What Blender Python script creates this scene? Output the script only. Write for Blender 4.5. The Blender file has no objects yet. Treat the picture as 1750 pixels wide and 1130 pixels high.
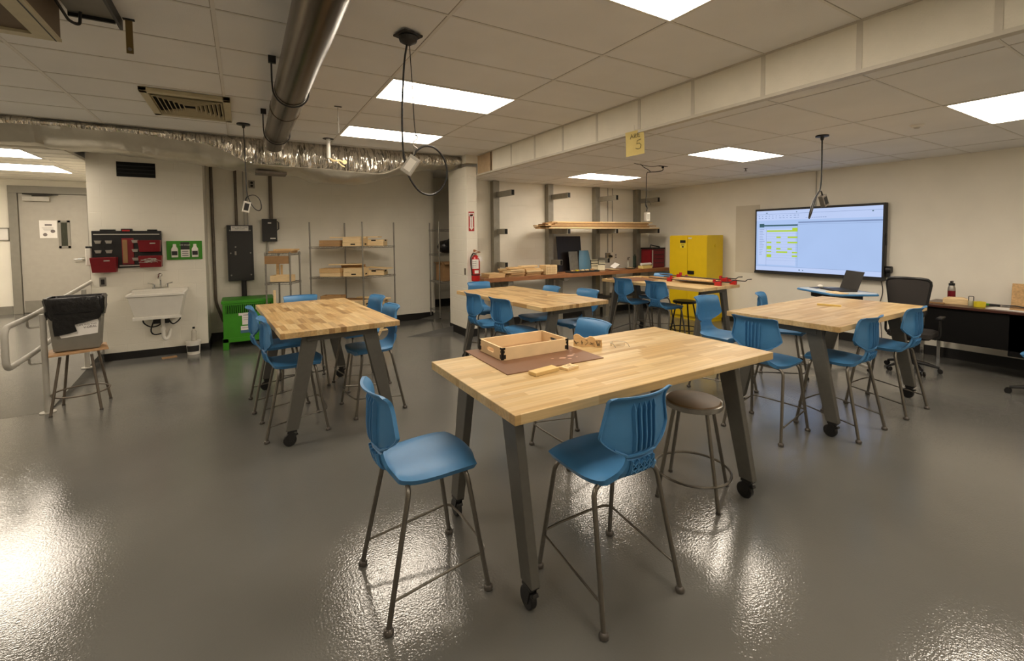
import bpy, bmesh, math, random
from math import sin, cos, pi, radians, sqrt
from mathutils import Matrix, Vector
S = bpy.context.scene
C = S.collection
rnd = random.Random(7)

# ---------------------------------------------------------------- camera
cam_d = bpy.data.cameras.new('camera'); cam = bpy.data.objects.new('camera', cam_d); C.objects.link(cam); S.camera = cam
yaw, pit, rol = radians(30.80442903), radians(-2.59143651), radians(-0.49012944)
f_ = Vector((sin(yaw)*cos(pit), cos(yaw)*cos(pit), sin(pit))); r_ = Vector((cos(yaw), -sin(yaw), 0)); u_ = r_.cross(f_)
r2 = r_*cos(rol) + u_*sin(rol); u2 = u_*cos(rol) - r_*sin(rol)
cam.matrix_world = Matrix(((r2.x, u2.x, -f_.x, 0), (r2.y, u2.y, -f_.y, 0), (r2.z, u2.z, -f_.z, 1.66), (0, 0, 0, 1)))
cam_d.sensor_fit = 'HORIZONTAL'; cam_d.sensor_width = 36; cam_d.lens = 771.5/1750*36
cam_d.shift_x = 0.0; cam_d.shift_y = -126.0/1750; cam_d.clip_start = 0.05
# ---------------------------------------------------------------- world and exposure
w = bpy.data.worlds.new('world'); S.world = w; w.use_nodes = True
w.node_tree.nodes['Background'].inputs[0].default_value = (1.0, 0.85, 0.68, 1); w.node_tree.nodes['Background'].inputs[1].default_value = 0.06
S.view_settings.view_transform = 'Standard'; S.view_settings.look = 'None'; S.view_settings.gamma = 1; S.view_settings.use_curve_mapping = False
S.view_settings.exposure = 0.72
LAMP = 11.0            # radiance of the ceiling panels
LAMP_RGB = (1.0, 0.87, 0.71)

# ---------------------------------------------------------------- materials
def lin(c):
    return tuple(((v/255.0+0.055)/1.055)**2.4 if v > 10.3 else v/255.0/12.92 for v in c)
def mat(name, rgb, rough=0.5, metal=0.0, var=0.08, vs=14.0, bump=0.0, bs=60.0, coat=0.0, stretch=None, spec=0.5, alpha=1.0, trans=0.0, emit=0.0, ec=None):
    m = bpy.data.materials.new(name); m.use_nodes = True
    nt = m.node_tree; b = nt.nodes['Principled BSDF']; L = nt.links.new
    b.inputs['Roughness'].default_value = rough; b.inputs['Metallic'].default_value = metal
    b.inputs['Coat Weight'].default_value = coat; b.inputs['Coat Roughness'].default_value = 0.08
    b.inputs['Specular IOR Level'].default_value = spec; b.inputs['Alpha'].default_value = alpha; b.inputs['Transmission Weight'].default_value = trans
    c = lin(rgb)
    tc = nt.nodes.new('ShaderNodeTexCoord'); mp = nt.nodes.new('ShaderNodeMapping'); L(tc.outputs['Object'], mp.inputs[0])
    if stretch: mp.inputs['Scale'].default_value = stretch
    n = nt.nodes.new('ShaderNodeTexNoise'); n.inputs['Scale'].default_value = vs; n.inputs['Detail'].default_value = 4; L(mp.outputs[0], n.inputs[0])
    r = nt.nodes.new('ShaderNodeMapRange'); r.inputs['From Min'].default_value = 0.3; r.inputs['From Max'].default_value = 0.7
    r.inputs['To Min'].default_value = 1-var; r.inputs['To Max'].default_value = 1+var; L(n.outputs['Fac'], r.inputs[0])
    h = nt.nodes.new('ShaderNodeVectorMath'); h.operation = 'SCALE'; h.inputs[0].default_value = c; L(r.outputs[0], h.inputs['Scale']); L(h.outputs[0], b.inputs['Base Color'])
    if bump:
        n2 = nt.nodes.new('ShaderNodeTexNoise'); n2.inputs['Scale'].default_value = bs; n2.inputs['Detail'].default_value = 3; L(mp.outputs[0], n2.inputs[0])
        bp = nt.nodes.new('ShaderNodeBump'); bp.inputs['Strength'].default_value = bump; bp.inputs['Distance'].default_value = 0.01; L(n2.outputs['Fac'], bp.inputs['Height']); L(bp.outputs[0], b.inputs['Normal'])
    if emit:
        b.inputs['Emission Color'].default_value = (*(ec or c), 1); b.inputs['Emission Strength'].default_value = emit
    return m
def math_node(nt, op, a, b=None, c=None):
    n = nt.nodes.new('ShaderNodeMath'); n.operation = op
    for i, v in enumerate((a, b, c)):
        if v is None: continue
        if isinstance(v, (int, float)): n.inputs[i].default_value = v
        else: nt.links.new(v, n.inputs[i])
    return n.outputs[0]
def butcher(name, cols, row=0.042, seg=0.42, rough=0.42):
    """edge glued wooden staves: every stave gets its own tone, with fine grain along it"""
    m = bpy.data.materials.new(name); m.use_nodes = True
    nt = m.node_tree; b = nt.nodes['Principled BSDF']; L = nt.links.new
    b.inputs['Roughness'].default_value = rough
    tc = nt.nodes.new('ShaderNodeTexCoord'); sp = nt.nodes.new('ShaderNodeSeparateXYZ'); L(tc.outputs['Object'], sp.inputs[0])
    ry = math_node(nt, 'FLOOR', math_node(nt, 'DIVIDE', math_node(nt, 'ADD', sp.outputs[1], 10.0), row))
    wn = nt.nodes.new('ShaderNodeTexWhiteNoise'); wn.noise_dimensions = '1D'; L(ry, wn.inputs['W'])
    xs = math_node(nt, 'ADD', math_node(nt, 'DIVIDE', sp.outputs[0], seg), math_node(nt, 'MULTIPLY', wn.outputs['Value'], 7.0))
    cx = math_node(nt, 'FLOOR', xs)
    cb = nt.nodes.new('ShaderNodeCombineXYZ'); L(cx, cb.inputs[0]); L(ry, cb.inputs[1])
    w2 = nt.nodes.new('ShaderNodeTexWhiteNoise'); w2.noise_dimensions = '2D'; L(cb.outputs[0], w2.inputs['Vector'])
    cr = nt.nodes.new('ShaderNodeValToRGB'); L(w2.outputs['Value'], cr.inputs[0])
    el = cr.color_ramp.elements; el[0].position = 0; el[0].color = (*lin(cols[0]), 1); el[1].position = 1; el[1].color = (*lin(cols[-1]), 1)
    for i in range(1, len(cols)-1):
        e = el.new(i/(len(cols)-1)); e.color = (*lin(cols[i]), 1)
    mp = nt.nodes.new('ShaderNodeMapping'); L(tc.outputs['Object'], mp.inputs[0]); mp.inputs['Scale'].default_value = (3, 60, 60)
    gn = nt.nodes.new('ShaderNodeTexNoise'); gn.inputs['Scale'].default_value = 1.0; gn.inputs['Detail'].default_value = 5; L(mp.outputs[0], gn.inputs[0])
    gr = nt.nodes.new('ShaderNodeMapRange'); gr.inputs['From Min'].default_value = 0.3; gr.inputs['From Max'].default_value = 0.7; gr.inputs['To Min'].default_value = 0.82; gr.inputs['To Max'].default_value = 1.10; L(gn.outputs['Fac'], gr.inputs[0])
    # thin glue line between rows
    fy = math_node(nt, 'FRACT', math_node(nt, 'DIVIDE', math_node(nt, 'ADD', sp.outputs[1], 10.0), row))
    ln = math_node(nt, 'MULTIPLY_ADD', math_node(nt, 'LESS_THAN', fy, 0.035), -0.10, 1.0)
    tot = math_node(nt, 'MULTIPLY', gr.outputs[0], ln)
    sc = nt.nodes.new('ShaderNodeVectorMath'); sc.operation = 'SCALE'; L(cr.outputs[0], sc.inputs[0]); L(tot, sc.inputs['Scale']); L(sc.outputs[0], b.inputs['Base Color'])
    return m
def wall_mat(name, rgb, bump=0.35, blocks=True, rough=0.55, axis='XZ'):
    """painted concrete block: faint joints and orange peel paint"""
    m = mat(name, rgb, rough=rough, var=0.025, vs=3.0)
    nt = m.node_tree; b = nt.nodes['Principled BSDF']; L = nt.links.new
    geo = nt.nodes.new('ShaderNodeNewGeometry'); sp = nt.nodes.new('ShaderNodeSeparateXYZ'); L(geo.outputs['Position'], sp.inputs[0])
    cb = nt.nodes.new('ShaderNodeCombineXYZ'); L(sp.outputs[0 if axis == 'XZ' else 1], cb.inputs[0]); L(sp.outputs[2], cb.inputs[1])
    n2 = nt.nodes.new('ShaderNodeTexNoise'); n2.inputs['Scale'].default_value = 55; n2.inputs['Detail'].default_value = 3; L(geo.outputs['Position'], n2.inputs[0])
    hgt = math_node(nt, 'MULTIPLY', n2.outputs['Fac'], 0.25)
    if blocks:
        br = nt.nodes.new('ShaderNodeTexBrick'); br.offset = 0.5; br.inputs['Scale'].default_value = 1.0
        br.inputs['Brick Width'].default_value = 0.406; br.inputs['Row Height'].default_value = 0.203; br.inputs['Mortar Size'].default_value = 0.006; br.inputs['Mortar Smooth'].default_value = 0.6
        L(cb.outputs[0], br.inputs[0])
        hgt = math_node(nt, 'SUBTRACT', hgt, math_node(nt, 'MULTIPLY', br.outputs['Fac'], 0.5))
    bp = nt.nodes.new('ShaderNodeBump'); bp.inputs['Strength'].default_value = min(1, bump*1.7); bp.inputs['Distance'].default_value = 0.009; L(hgt, bp.inputs['Height']); L(bp.outputs[0], b.inputs['Normal'])
    return m
def foil(name, rgb):
    m = mat(name, rgb, rough=0.24, metal=0.95, var=0.12, vs=6); nt = m.node_tree; b = nt.nodes['Principled BSDF']; L = nt.links.new
    tc = nt.nodes.new('ShaderNodeTexCoord'); mp = nt.nodes.new('ShaderNodeMapping'); L(tc.outputs['Object'], mp.inputs[0]); mp.inputs['Scale'].default_value = (1.5, .34, .34)
    v = nt.nodes.new('ShaderNodeTexVoronoi'); v.inputs['Scale'].default_value = 9; v.feature = 'F1'
    n = nt.nodes.new('ShaderNodeTexNoise'); n.inputs['Scale'].default_value = 6; n.inputs['Detail'].default_value = 2.5; L(mp.outputs[0], n.inputs[0])
    ad = nt.nodes.new('ShaderNodeVectorMath'); ad.operation = 'MULTIPLY_ADD'; ad.inputs[1].default_value = (.35, .35, .35); L(n.outputs['Color'], ad.inputs[0]); L(mp.outputs[0], ad.inputs[2]); L(ad.outputs[0], v.inputs[0])
    h = math_node(nt, 'ADD', math_node(nt, 'MULTIPLY', v.outputs['Distance'], 1.2), n.outputs['Fac'])
    bp = nt.nodes.new('ShaderNodeBump'); bp.inputs['Strength'].default_value = 1.0; bp.inputs['Distance'].default_value = 0.06; L(h, bp.inputs['Height']); L(bp.outputs[0], b.inputs['Normal'])
    return m
M = {}
M['wall'] = wall_mat('painted_block_wall', (232, 227, 213), bump=0.2); M['wall_y'] = wall_mat('painted_block_wall_side', (232, 227, 213), axis='YZ')
M['plaster'] = wall_mat('painted_plaster', (234, 229, 216), blocks=False, bump=0.2)
M['ceil'] = mat('ceiling_tile', (234, 233, 230), rough=0.9, var=0.03, vs=2.0, bump=0.25, bs=220)
M['bar'] = mat('ceiling_grid_metal', (224, 221, 214), rough=0.5, var=0.03)
M['seam'] = mat('ceiling_grid_painted_shadow', (165, 158, 146), rough=0.8, var=0.05)  # thin shadow line beside the grid bars, put in as grey colour
M['step'] = mat('soffit_board', (226, 221, 206), rough=0.85, var=0.04, vs=5, bump=0.3, bs=150)
M['base'] = mat('black_rubber_base', (22, 21, 20), rough=0.45, var=0.1)
M['blue'] = mat('blue_plastic', (64, 122, 170), rough=0.42, var=0.03, vs=30, bump=0.08, bs=500)
M['leg'] = mat('brushed_grey_tube', (118, 113, 105), rough=0.32, metal=0.85, var=0.08, vs=40)
M['glide'] = mat('grey_glide', (84, 79, 74), rough=0.35, metal=0.4, var=0.1)
M['tleg'] = mat('charcoal_powder_coat', (92, 90, 84), rough=0.5, metal=0.25, var=0.06, vs=30, bump=0.05, bs=300)
M['dark'] = mat('black_plastic', (17, 16, 16), rough=0.45, var=0.15, vs=30)
M['steel'] = mat('zinc_steel', (150, 146, 138), rough=0.35, metal=0.8, var=0.1, vs=30)
M['chrome'] = mat('chrome', (215, 214, 210), rough=0.12, metal=1.0, var=0.03)
M['top'] = butcher('maple_butcher_block', [(192, 162, 112), (206, 179, 131), (174, 141, 91), (211, 187, 143), (197, 168, 118), (184, 151, 99), (204, 176, 128)])
M['top2'] = butcher('worn_maple_butcher_block', [(192, 158, 106), (206, 176, 126), (150, 114, 68), (210, 184, 136), (198, 165, 112), (172, 136, 86), (204, 172, 122)], row=0.046, seg=0.26)
M['pine'] = mat('pine_wood', (214, 178, 126), rough=0.55, var=0.12, vs=9, stretch=(1, 8, 8), bump=0.05)
M['pine2'] = mat('pale_pine', (228, 200, 152), rough=0.55, var=0.10, vs=9, stretch=(1, 8, 8))
M['pine3'] = mat('weathered_pine', (178, 140, 94), rough=0.6, var=0.18, vs=9, stretch=(1, 8, 8))
M['ply'] = mat('birch_plywood', (226, 198, 154), rough=0.55, var=0.06, vs=12)
M['card'] = mat('cardboard', (150, 116, 78), rough=0.85, var=0.08)
M['hard'] = mat('brown_hardboard', (120, 84, 60), rough=0.45, var=0.08, vs=5)
M['bench'] = mat('oiled_bench_top', (150, 100, 62), rough=0.5, var=0.25, vs=5, stretch=(1, 6, 6))
M['white'] = mat('white_plastic', (226, 222, 212), rough=0.4, var=0.02)
M['paper'] = mat('white_paper', (230, 226, 220), rough=0.8, var=0.02)
M['ink'] = mat('black_ink', (40, 36, 34), rough=0.7, var=0.1)
M['faint'] = mat('pencil_grey', (120, 112, 110), rough=0.8, var=0.1)
M['red'] = mat('red_plastic', (126, 14, 26), rough=0.4, var=0.08)
M['redp'] = mat('red_paint', (176, 24, 26), rough=0.3, var=0.06, coat=0.3)
M['green'] = mat('green_enamel', (56, 138, 20), rough=0.45, var=0.06, vs=8)
M['yellow'] = mat('yellow_enamel', (226, 192, 20), rough=0.4, var=0.03, vs=6)
M['grey'] = mat('grey_plastic', (118, 114, 104), rough=0.5, var=0.05)
M['lgrey'] = mat('light_grey_paint', (176, 172, 162), rough=0.5, var=0.05)
M['chgrey'] = mat('galvanised_channel', (142, 138, 126), rough=0.5, metal=0.3, var=0.08)
M['panel'] = mat('dark_grey_panel', (40, 39, 38), rough=0.55, var=0.08)
M['conduit'] = mat('aged_conduit', (104, 94, 82), rough=0.5, metal=0.3, var=0.2)
M['bag'] = mat('black_bin_liner', (20, 19, 20), rough=0.28, var=0.2, bump=0.6, bs=26)
M['door'] = mat('beige_door_paint', (166, 161, 150), rough=0.5, var=0.03)
M['frame'] = mat('grey_door_frame', (130, 126, 116), rough=0.5, var=0.04)
M['pipe'] = mat('spiral_duct_metal', (84, 73, 60), rough=0.26, metal=0.85, var=0.35, vs=6, stretch=(3, 0.25, 3), bump=0.05, bs=30)
M['foil'] = foil('foil_insulation', (222, 216, 204))
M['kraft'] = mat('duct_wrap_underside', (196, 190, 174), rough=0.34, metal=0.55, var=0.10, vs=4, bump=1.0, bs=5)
M['seat'] = mat('brown_seat_board', (112, 88, 58), rough=0.42, var=0.15, vs=8)
M['mesh'] = mat('black_mesh_fabric', (48, 44, 42), rough=0.8, var=0.12, vs=200)
M['note'] = mat('yellow_note_paper', (222, 202, 130), rough=0.8, var=0.03)
M['glass'] = mat('clear_plastic', (240, 240, 240), rough=0.05, var=0.0, trans=1.0)
M['brown'] = mat('dark_brown_housing', (104, 88, 68), rough=0.7, var=0.1, vs=5)
M['vent'] = mat('cream_vent_metal', (188, 178, 146), rough=0.5, var=0.05)
M['deskblack'] = mat('black_laminate', (9, 8, 8), rough=0.8, var=0.1, spec=0.2)
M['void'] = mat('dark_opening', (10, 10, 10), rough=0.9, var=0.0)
M['maroon'] = mat('maroon_metal', (120, 20, 34), rough=0.3, metal=0.3, var=0.05)
M['tape'] = mat('yellow_tape', (214, 196, 40), rough=0.4, var=0.05)
M['bluebin'] = mat('steel_blue_plastic', (74, 112, 134), rough=0.4, var=0.05)
M['osb'] = mat('strand_board', (204, 166, 116), rough=0.7, var=0.2, vs=50)
M['teal'] = mat('grey_teal_sheet', (120, 118, 112), rough=0.3, metal=0.5, var=0.15)
def emitter(name, rgb, strength):
    m = bpy.data.materials.new(name); m.use_nodes = True; nt = m.node_tree; nt.nodes.clear()
    e = nt.nodes.new('ShaderNodeEmission'); e.inputs[0].default_value = (*rgb, 1); e.inputs[1].default_value = strength
    tc = nt.nodes.new('ShaderNodeTexCoord'); n = nt.nodes.new('ShaderNodeTexNoise'); n.inputs['Scale'].default_value = 2.0; nt.links.new(tc.outputs['Object'], n.inputs[0])
    nt.links.new(math_node(nt, 'MULTIPLY_ADD', n.outputs['Fac'], 0.1*strength, 0.95*strength), e.inputs[1])
    o = nt.nodes.new('ShaderNodeOutputMaterial'); nt.links.new(e.outputs[0], o.inputs[0]); return m
M['lamp'] = emitter('lit_diffuser', LAMP_RGB, LAMP)
M['scr'] = emitter('screen_blue_white', (0.25, 0.335, 0.52), 1.0)
M['scr2'] = emitter('screen_pale', (0.31, 0.375, 0.55), 1.0)
M['scrg'] = emitter('screen_yellow_green', (0.27, 0.38, 0.03), 1.0)
M['scrd'] = emitter('screen_dark_teal', (0.03, 0.07, 0.085), 1.0)
M['scrk'] = emitter('screen_grey_text', (0.125, 0.17, 0.29), 1.0)
M['scrr'] = emitter('screen_red', (0.34, 0.05, 0.09), 1.0)
def floor_mat():
    m = mat('grey_epoxy_floor', (104, 103, 99), rough=0.17, var=0.06, vs=1.2, spec=0.95)
    nt = m.node_tree; b = nt.nodes['Principled BSDF']; L = nt.links.new
    geo = nt.nodes.new('ShaderNodeNewGeometry')
    a = nt.nodes.new('ShaderNodeTexNoise'); a.inputs['Scale'].default_value = 95; a.inputs['Detail'].default_value = 2; L(geo.outputs['Position'], a.inputs[0])
    c = nt.nodes.new('ShaderNodeTexNoise'); c.inputs['Scale'].default_value = 9; c.inputs['Detail'].default_value = 3; L(geo.outputs['Position'], c.inputs[0])
    h = math_node(nt, 'ADD', math_node(nt, 'MULTIPLY', a.outputs['Fac'], 0.75), math_node(nt, 'MULTIPLY', c.outputs['Fac'], 0.45))
    bp = nt.nodes.new('ShaderNodeBump'); bp.inputs['Strength'].default_value = 0.14; bp.inputs['Distance'].default_value = 0.01; L(h, bp.inputs['Height']); L(bp.outputs[0], b.inputs['Normal'])
    s = nt.nodes.new('ShaderNodeTexNoise'); s.inputs['Scale'].default_value = 1.6; s.inputs['Detail'].default_value = 5; L(geo.outputs['Position'], s.inputs[0])
    r = nt.nodes.new('ShaderNodeMapRange'); r.inputs['From Min'].default_value = 0.35; r.inputs['From Max'].default_value = 0.65; r.inputs['To Min'].default_value = 0.045; r.inputs['To Max'].default_value = 0.12; L(s.outputs['Fac'], r.inputs[0]); L(r.outputs[0], b.inputs['Roughness'])
    return m
M['floor'] = floor_mat()

# ---------------------------------------------------------------- mesh builder
class MB:
    def __init__(s, T=None): s.v = []; s.f = []; s.mi = []; s.m = 0; s.T = T
    def add(s, vs, fs):
        n = len(s.v); T = s.T
        s.v += [tuple(T @ Vector(p)) if T else tuple(p) for p in vs]
        s.f += [tuple(i+n for i in f) for f in fs]; s.mi += [s.m]*len(fs); return s
    def box(s, x0, x1, y0, y1, z0, z1):
        return s.add([(x0,y0,z0),(x1,y0,z0),(x1,y1,z0),(x0,y1,z0),(x0,y0,z1),(x1,y0,z1),(x1,y1,z1),(x0,y1,z1)],
                     [(0,3,2,1),(4,5,6,7),(0,1,5,4),(1,2,6,5),(2,3,7,6),(3,0,4,7)])
    def cbox(s, cx, cy, cz, sx, sy, sz, rz=0, rx=0, ry=0):
        T0 = s.T; t = Matrix.Translation((cx, cy, cz)) @ Matrix.Rotation(rz, 4, 'Z') @ Matrix.Rotation(ry, 4, 'Y') @ Matrix.Rotation(rx, 4, 'X')
        s.T = (T0 @ t) if T0 else t; s.box(-sx/2, sx/2, -sy/2, sy/2, -sz/2, sz/2); s.T = T0; return s
    def rings(s, rs, close=True, cap=True):
        n = len(rs[0]); vs = [p for r in rs for p in r]; fs = []
        for i in range(len(rs)-1):
            for j in range(n if close else n-1):
                k = (j+1) % n; fs.append((i*n+j, i*n+k, (i+1)*n+k, (i+1)*n+j))
        if cap and close: fs.append(tuple(range(n-1, -1, -1))); fs.append(tuple((len(rs)-1)*n+j for j in range(n)))
        return s.add(vs, fs)
    def tube(s, pts, r, n=10, closed=False, bend=0):
        pts = [Vector(p) for p in pts]
        if bend:
            q = [pts[0]]
            for i in range(1, len(pts)-1):
                a, b, c = pts[i-1], pts[i], pts[i+1]; d = min(bend, (a-b).length*.49, (c-b).length*.49)
                p0 = b+(a-b).normalized()*d; p2 = b+(c-b).normalized()*d
                for k in range(7):
                    t = k/6; q.append(p0*(1-t)**2+b*2*t*(1-t)+p2*t*t)
            q.append(pts[-1]); pts = q
        rs = []; up = None; N = len(pts)
        for i, p in enumerate(pts):
            if closed: t = (pts[(i+1) % N]-pts[i-1]).normalized()
            else: t = (pts[min(i+1, N-1)]-pts[max(i-1, 0)]).normalized()
            if up is None: up = t.orthogonal().normalized()
            up = (up - t*up.dot(t)).normalized(); w_ = t.cross(up)
            rr = r[i] if isinstance(r, (list, tuple)) else r
            rs.append([tuple(p+up*cos(2*pi*k/n)*rr+w_*sin(2*pi*k/n)*rr) for k in range(n)])
        if closed: rs.append(rs[0])
        return s.rings(rs, cap=not closed)
    def cyl(s, cx, cy, z0, z1, r, n=20, r1=None):
        r1 = r if r1 is None else r1
        return s.rings([[(cx+cos(2*pi*k/n)*a, cy+sin(2*pi*k/n)*a, z) for k in range(n)] for a, z in ((r, z0), (r1, z1))])
    def lathe(s, prof, cx=0, cy=0, n=20, cap=True):
        return s.rings([[(cx+cos(2*pi*k/n)*a, cy+sin(2*pi*k/n)*a, z) for k in range(n)] for a, z in prof], cap=cap)
    def prism(s, poly, z0, z1):
        return s.rings([[(x, y, z) for x, y in poly] for z in (z0, z1)])
    def disc(s, c, ax, r, th, n=20):
        a = Vector(ax).normalized(); c = Vector(c); return s.tube([c-a*th/2, c+a*th/2], r, n)
    def sphere(s, c, r, n=12, sz=1):
        return s.lathe([(max(1e-4, r*sin(pi*i/8)), c[2]-r*sz*cos(pi*i/8)) for i in range(9)], c[0], c[1], n)
def build(name, mb, m, parent=None, bev=0, smooth=False, loc=None, segs=2):
    me = bpy.data.meshes.new(name); me.from_pydata(mb.v, [], mb.f); me.update()
    ms = m if isinstance(m, (list, tuple)) else [m]
    for x in ms: me.materials.append(x)
    if len(ms) > 1:
        for p, i in zip(me.polygons, mb.mi): p.material_index = i
    if smooth:
        me.shade_smooth()
        me.set_sharp_from_angle(angle=radians(38))
    o = bpy.data.objects.new(name, me); C.objects.link(o)
    if parent: o.parent = parent
    if loc: o.location = loc
    if bev:
        b = o.modifiers.new('bevel', 'BEVEL'); b.width = bev; b.segments = segs; b.limit_method = 'ANGLE'; b.harden_normals = False
    return o
def tag(o, label=None, cat=None, group=None, kind=None):
    if label: o['label'] = label
    if cat: o['category'] = cat
    if group: o['group'] = group
    if kind: o['kind'] = kind
    return o
def thing(name, label, cat, loc=(0,0,0), rz=0, group=None):
    o = bpy.data.objects.new(name, None); o.empty_display_size = 0.1; C.objects.link(o); o.location = loc; o.rotation_euler = (0, 0, rz)
    return tag(o, label, cat, group)
def struct(name, mb, m, label=None, **k):
    o = build(name, mb, m, **k); tag(o, label or name.replace('_', ' '), None, None, 'structure'); return o
def kids(o): return [c for c in bpy.data.objects if c.parent == o]
def dup(root, loc, rz=0, label=None, group=None, tree=None):
    """copy a thing with its parts and sub-parts"""
    r = root.copy(); C.objects.link(r); r.location = loc; r.rotation_euler = (0, 0, rz)
    if label: r['label'] = label
    if group: r['group'] = group
    def rec(src, dst, t):
        for ch, sub in t:
            c = ch.copy(); C.objects.link(c); c.parent = dst; rec(ch, c, sub)
    rec(root, r, tree if tree is not None else tree_of(root)); return r
def tree_of(o): return [(c, tree_of(c)) for c in kids(o)]
def text_part(name, s, size, m, parent, loc, rot, ext=0.0006, align='CENTER', sx=1.0):
    cu = bpy.data.curves.new(name, 'FONT'); cu.body = s; cu.size = size; cu.extrude = ext; cu.align_x = align; cu.align_y = 'CENTER'
    t = bpy.data.objects.new(name+'_curve', cu); C.objects.link(t)
    dg = bpy.context.evaluated_depsgraph_get(); dg.update()
    me = bpy.data.meshes.new_from_object(t.evaluated_get(dg)); bpy.data.objects.remove(t); bpy.data.curves.remove(cu)
    me.materials.clear(); me.materials.append(m)
    o = bpy.data.objects.new(name, me); C.objects.link(o); o.parent = parent; o.location = loc; o.rotation_euler = rot; o.scale = (sx, 1, 1); return o
def smoothcurve(pts, n):
    """Catmull-Rom through tuples"""
    out = []
    P = [pts[0]]+list(pts)+[pts[-1]]
    for i in range(1, len(P)-2):
        for k in range(n):
            t = k/n
            out.append(tuple(0.5*((2*b)+(-a+c)*t+(2*a-5*b+4*c-d)*t*t+(-a+3*b-3*c+d)*t**3) for a, b, c, d in zip(P[i-1], P[i], P[i+1], P[i+2])))
    out.append(tuple(pts[-1])); return out

# ================================================================ THE ROOM
ZH, ZL, XS = 2.993, 2.673, 3.357        # high ceiling, low ceiling, the step between them
floor = MB()
floor.box(-4.6, 8.0, -2.5, 9.7, -0.1, 0.0)
struct('floor', floor, M['floor'], 'glossy grey epoxy floor')
rp = MB()    # the ramp up to the corridor, and the corridor floor behind it
y0, y1, zr = 6.0, 10.6, 0.39
rp.add([(-4.6,y0,0.001),(-1.66,y0,0.001),(-1.66,y1,zr),(-4.6,y1,zr),(-4.6,y1,0.001),(-1.66,y1,0.001)], [(0,1,2,3),(1,5,2),(0,3,4),(0,4,5,1),(3,2,5,4)])
rp.box(-4.6, -1.4, y1, 11.2, 0, zr)
struct('floor_ramp', rp, M['floor'], 'grey ramp rising to the corridor')
rp = MB()    # small ramp into the storage recess behind the block pier
rp.add([(2.30,7.30,0.001),(3.16,7.30,0.10),(4.3,7.30,0.12),(4.3,9.7,0.12),(3.20,9.7,0.10),(3.0,8.74,0.001),(3.16,7.30,0.0),(4.3,7.30,0.0),(4.3,9.7,0),(3.2,9.7,0)],
       [(0,1,5),(1,2,3,4,5),(0,6,1),(6,7,2,1),(2,7,8,3),(3,8,9,4)])
struct('floor_threshold', rp, M['floor'], 'low grey ramp into the storage recess')

def wallbox(name, x0, x1, y0, y1, z0, z1, m, label): 
    return struct(name, MB().box(x0, x1, y0, y1, z0, z1), m, label)
wallbox('wall_right', 8.0, 8.15, -2.5, 7.3, 0, ZH, M['plaster'], 'cream right wall with the display')
wallbox('wall_back', 3.34, 8.15, 7.3, 7.45, 0, ZH, M['wall'], 'cream back wall over the workbench')
wallbox('wall_pier', 3.15, 3.338, 6.72, 7.45, 0, 2.80, M['wall_y'], 'white block pier with the extinguisher')
wallbox('wall_panel', -0.62, 3.32, 8.75, 8.9, 0, ZH, M['wall'], 'beige wall with the breaker panel')
wallbox('wall_recess', 3.32, 4.4, 9.7, 9.85, 0, ZH, M['wall'], 'rear wall of the storage recess')
wallbox('wall_recess_side', 3.32, 3.42, 8.9, 9.7, 0, ZH, M['wall_y'], 'side wall of the storage recess')
wallbox('wall_recess_end', 4.3, 4.4, 7.45, 9.7, 0, ZH, M['wall_y'], 'far side wall of the storage recess')
wallbox('wall_sink', -1.76, -0.48, 8.08, 8.9, 0, ZH, M['wall'], 'beige wall behind the sink')
wallbox('wall_corridor_end', -4.6, -1.4, 11.07, 11.2, 0, ZH, M['plaster'], 'cream corridor end wall')
wallbox('wall_corridor_side', -1.62, -1.5, 8.9, 11.07, 0, ZH, M['plaster'], 'corridor side wall')
wallbox('wall_left', -4.72, -4.6, -2.5, 11.2, 0, ZH, M['wall_y'], 'left wall beyond the ramp')
wallbox('wall_front', -4.72, 8.15, -2.62, -2.5, 0, ZH, M['wall'], 'wall behind the photographer')
# ceilings
c = MB(); c.box(-4.6, XS, -2.5, 9.85, ZH, ZH+0.05); struct('ceiling', c, M['ceil'], 'high tiled ceiling')
c = MB(); c.box(XS+0.02, 8.0, -2.5, 7.3, ZL, ZL+0.05); c.box(XS+0.02, 4.4, 7.45, 9.85, ZH, ZH+.05); struct('ceiling_low', c, M['ceil'], 'lower tiled ceiling')
c = MB(); c.box(-4.6, -1.77, 7.30, 11.07, 2.715, 2.75); c.box(-1.77, -1.62, 8.9, 11.07, 2.715, 2.75); c.box(-4.6, -1.77, 7.30, 7.34, 2.75, ZH); struct('ceiling_corridor', c, M['plaster'], 'white corridor ceiling')
c = MB(); c.box(XS, XS+0.02, -2.5, 6.72, ZL-0.004, ZH); c.box(3.15, XS, 6.72, 6.9, 2.86, ZH)
struct('wall_soffit', c, M['step'], 'white drop face between the two ceilings')
c = MB(); c.box(XS-0.012, XS+0.05, -2.5, 6.72, ZL-0.012, ZL+0.012)
k = 2.577-0.61*8
while k < 6.7:
    c.box(XS-0.004, XS, k-0.016, k+0.016, ZL, ZH); k += 0.61
c.box(XS-0.012, XS, -2.5, 6.72, ZH-0.014, ZH-0.001)
struct('trim_1', c, mat('soffit_joint_metal', (198, 192, 178), rough=.5, var=.04), 'metal edge and joints of the soffit')
c = MB(); c.box(XS-0.004, XS, 6.2, 6.70, ZL+0.014, ZH-.015); struct('trim_2', c, mat('bare_soffit_board', (188, 164, 132), rough=.8), 'bare board end of the soffit')
gx, gy = -0.1066, 3.1857
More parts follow.
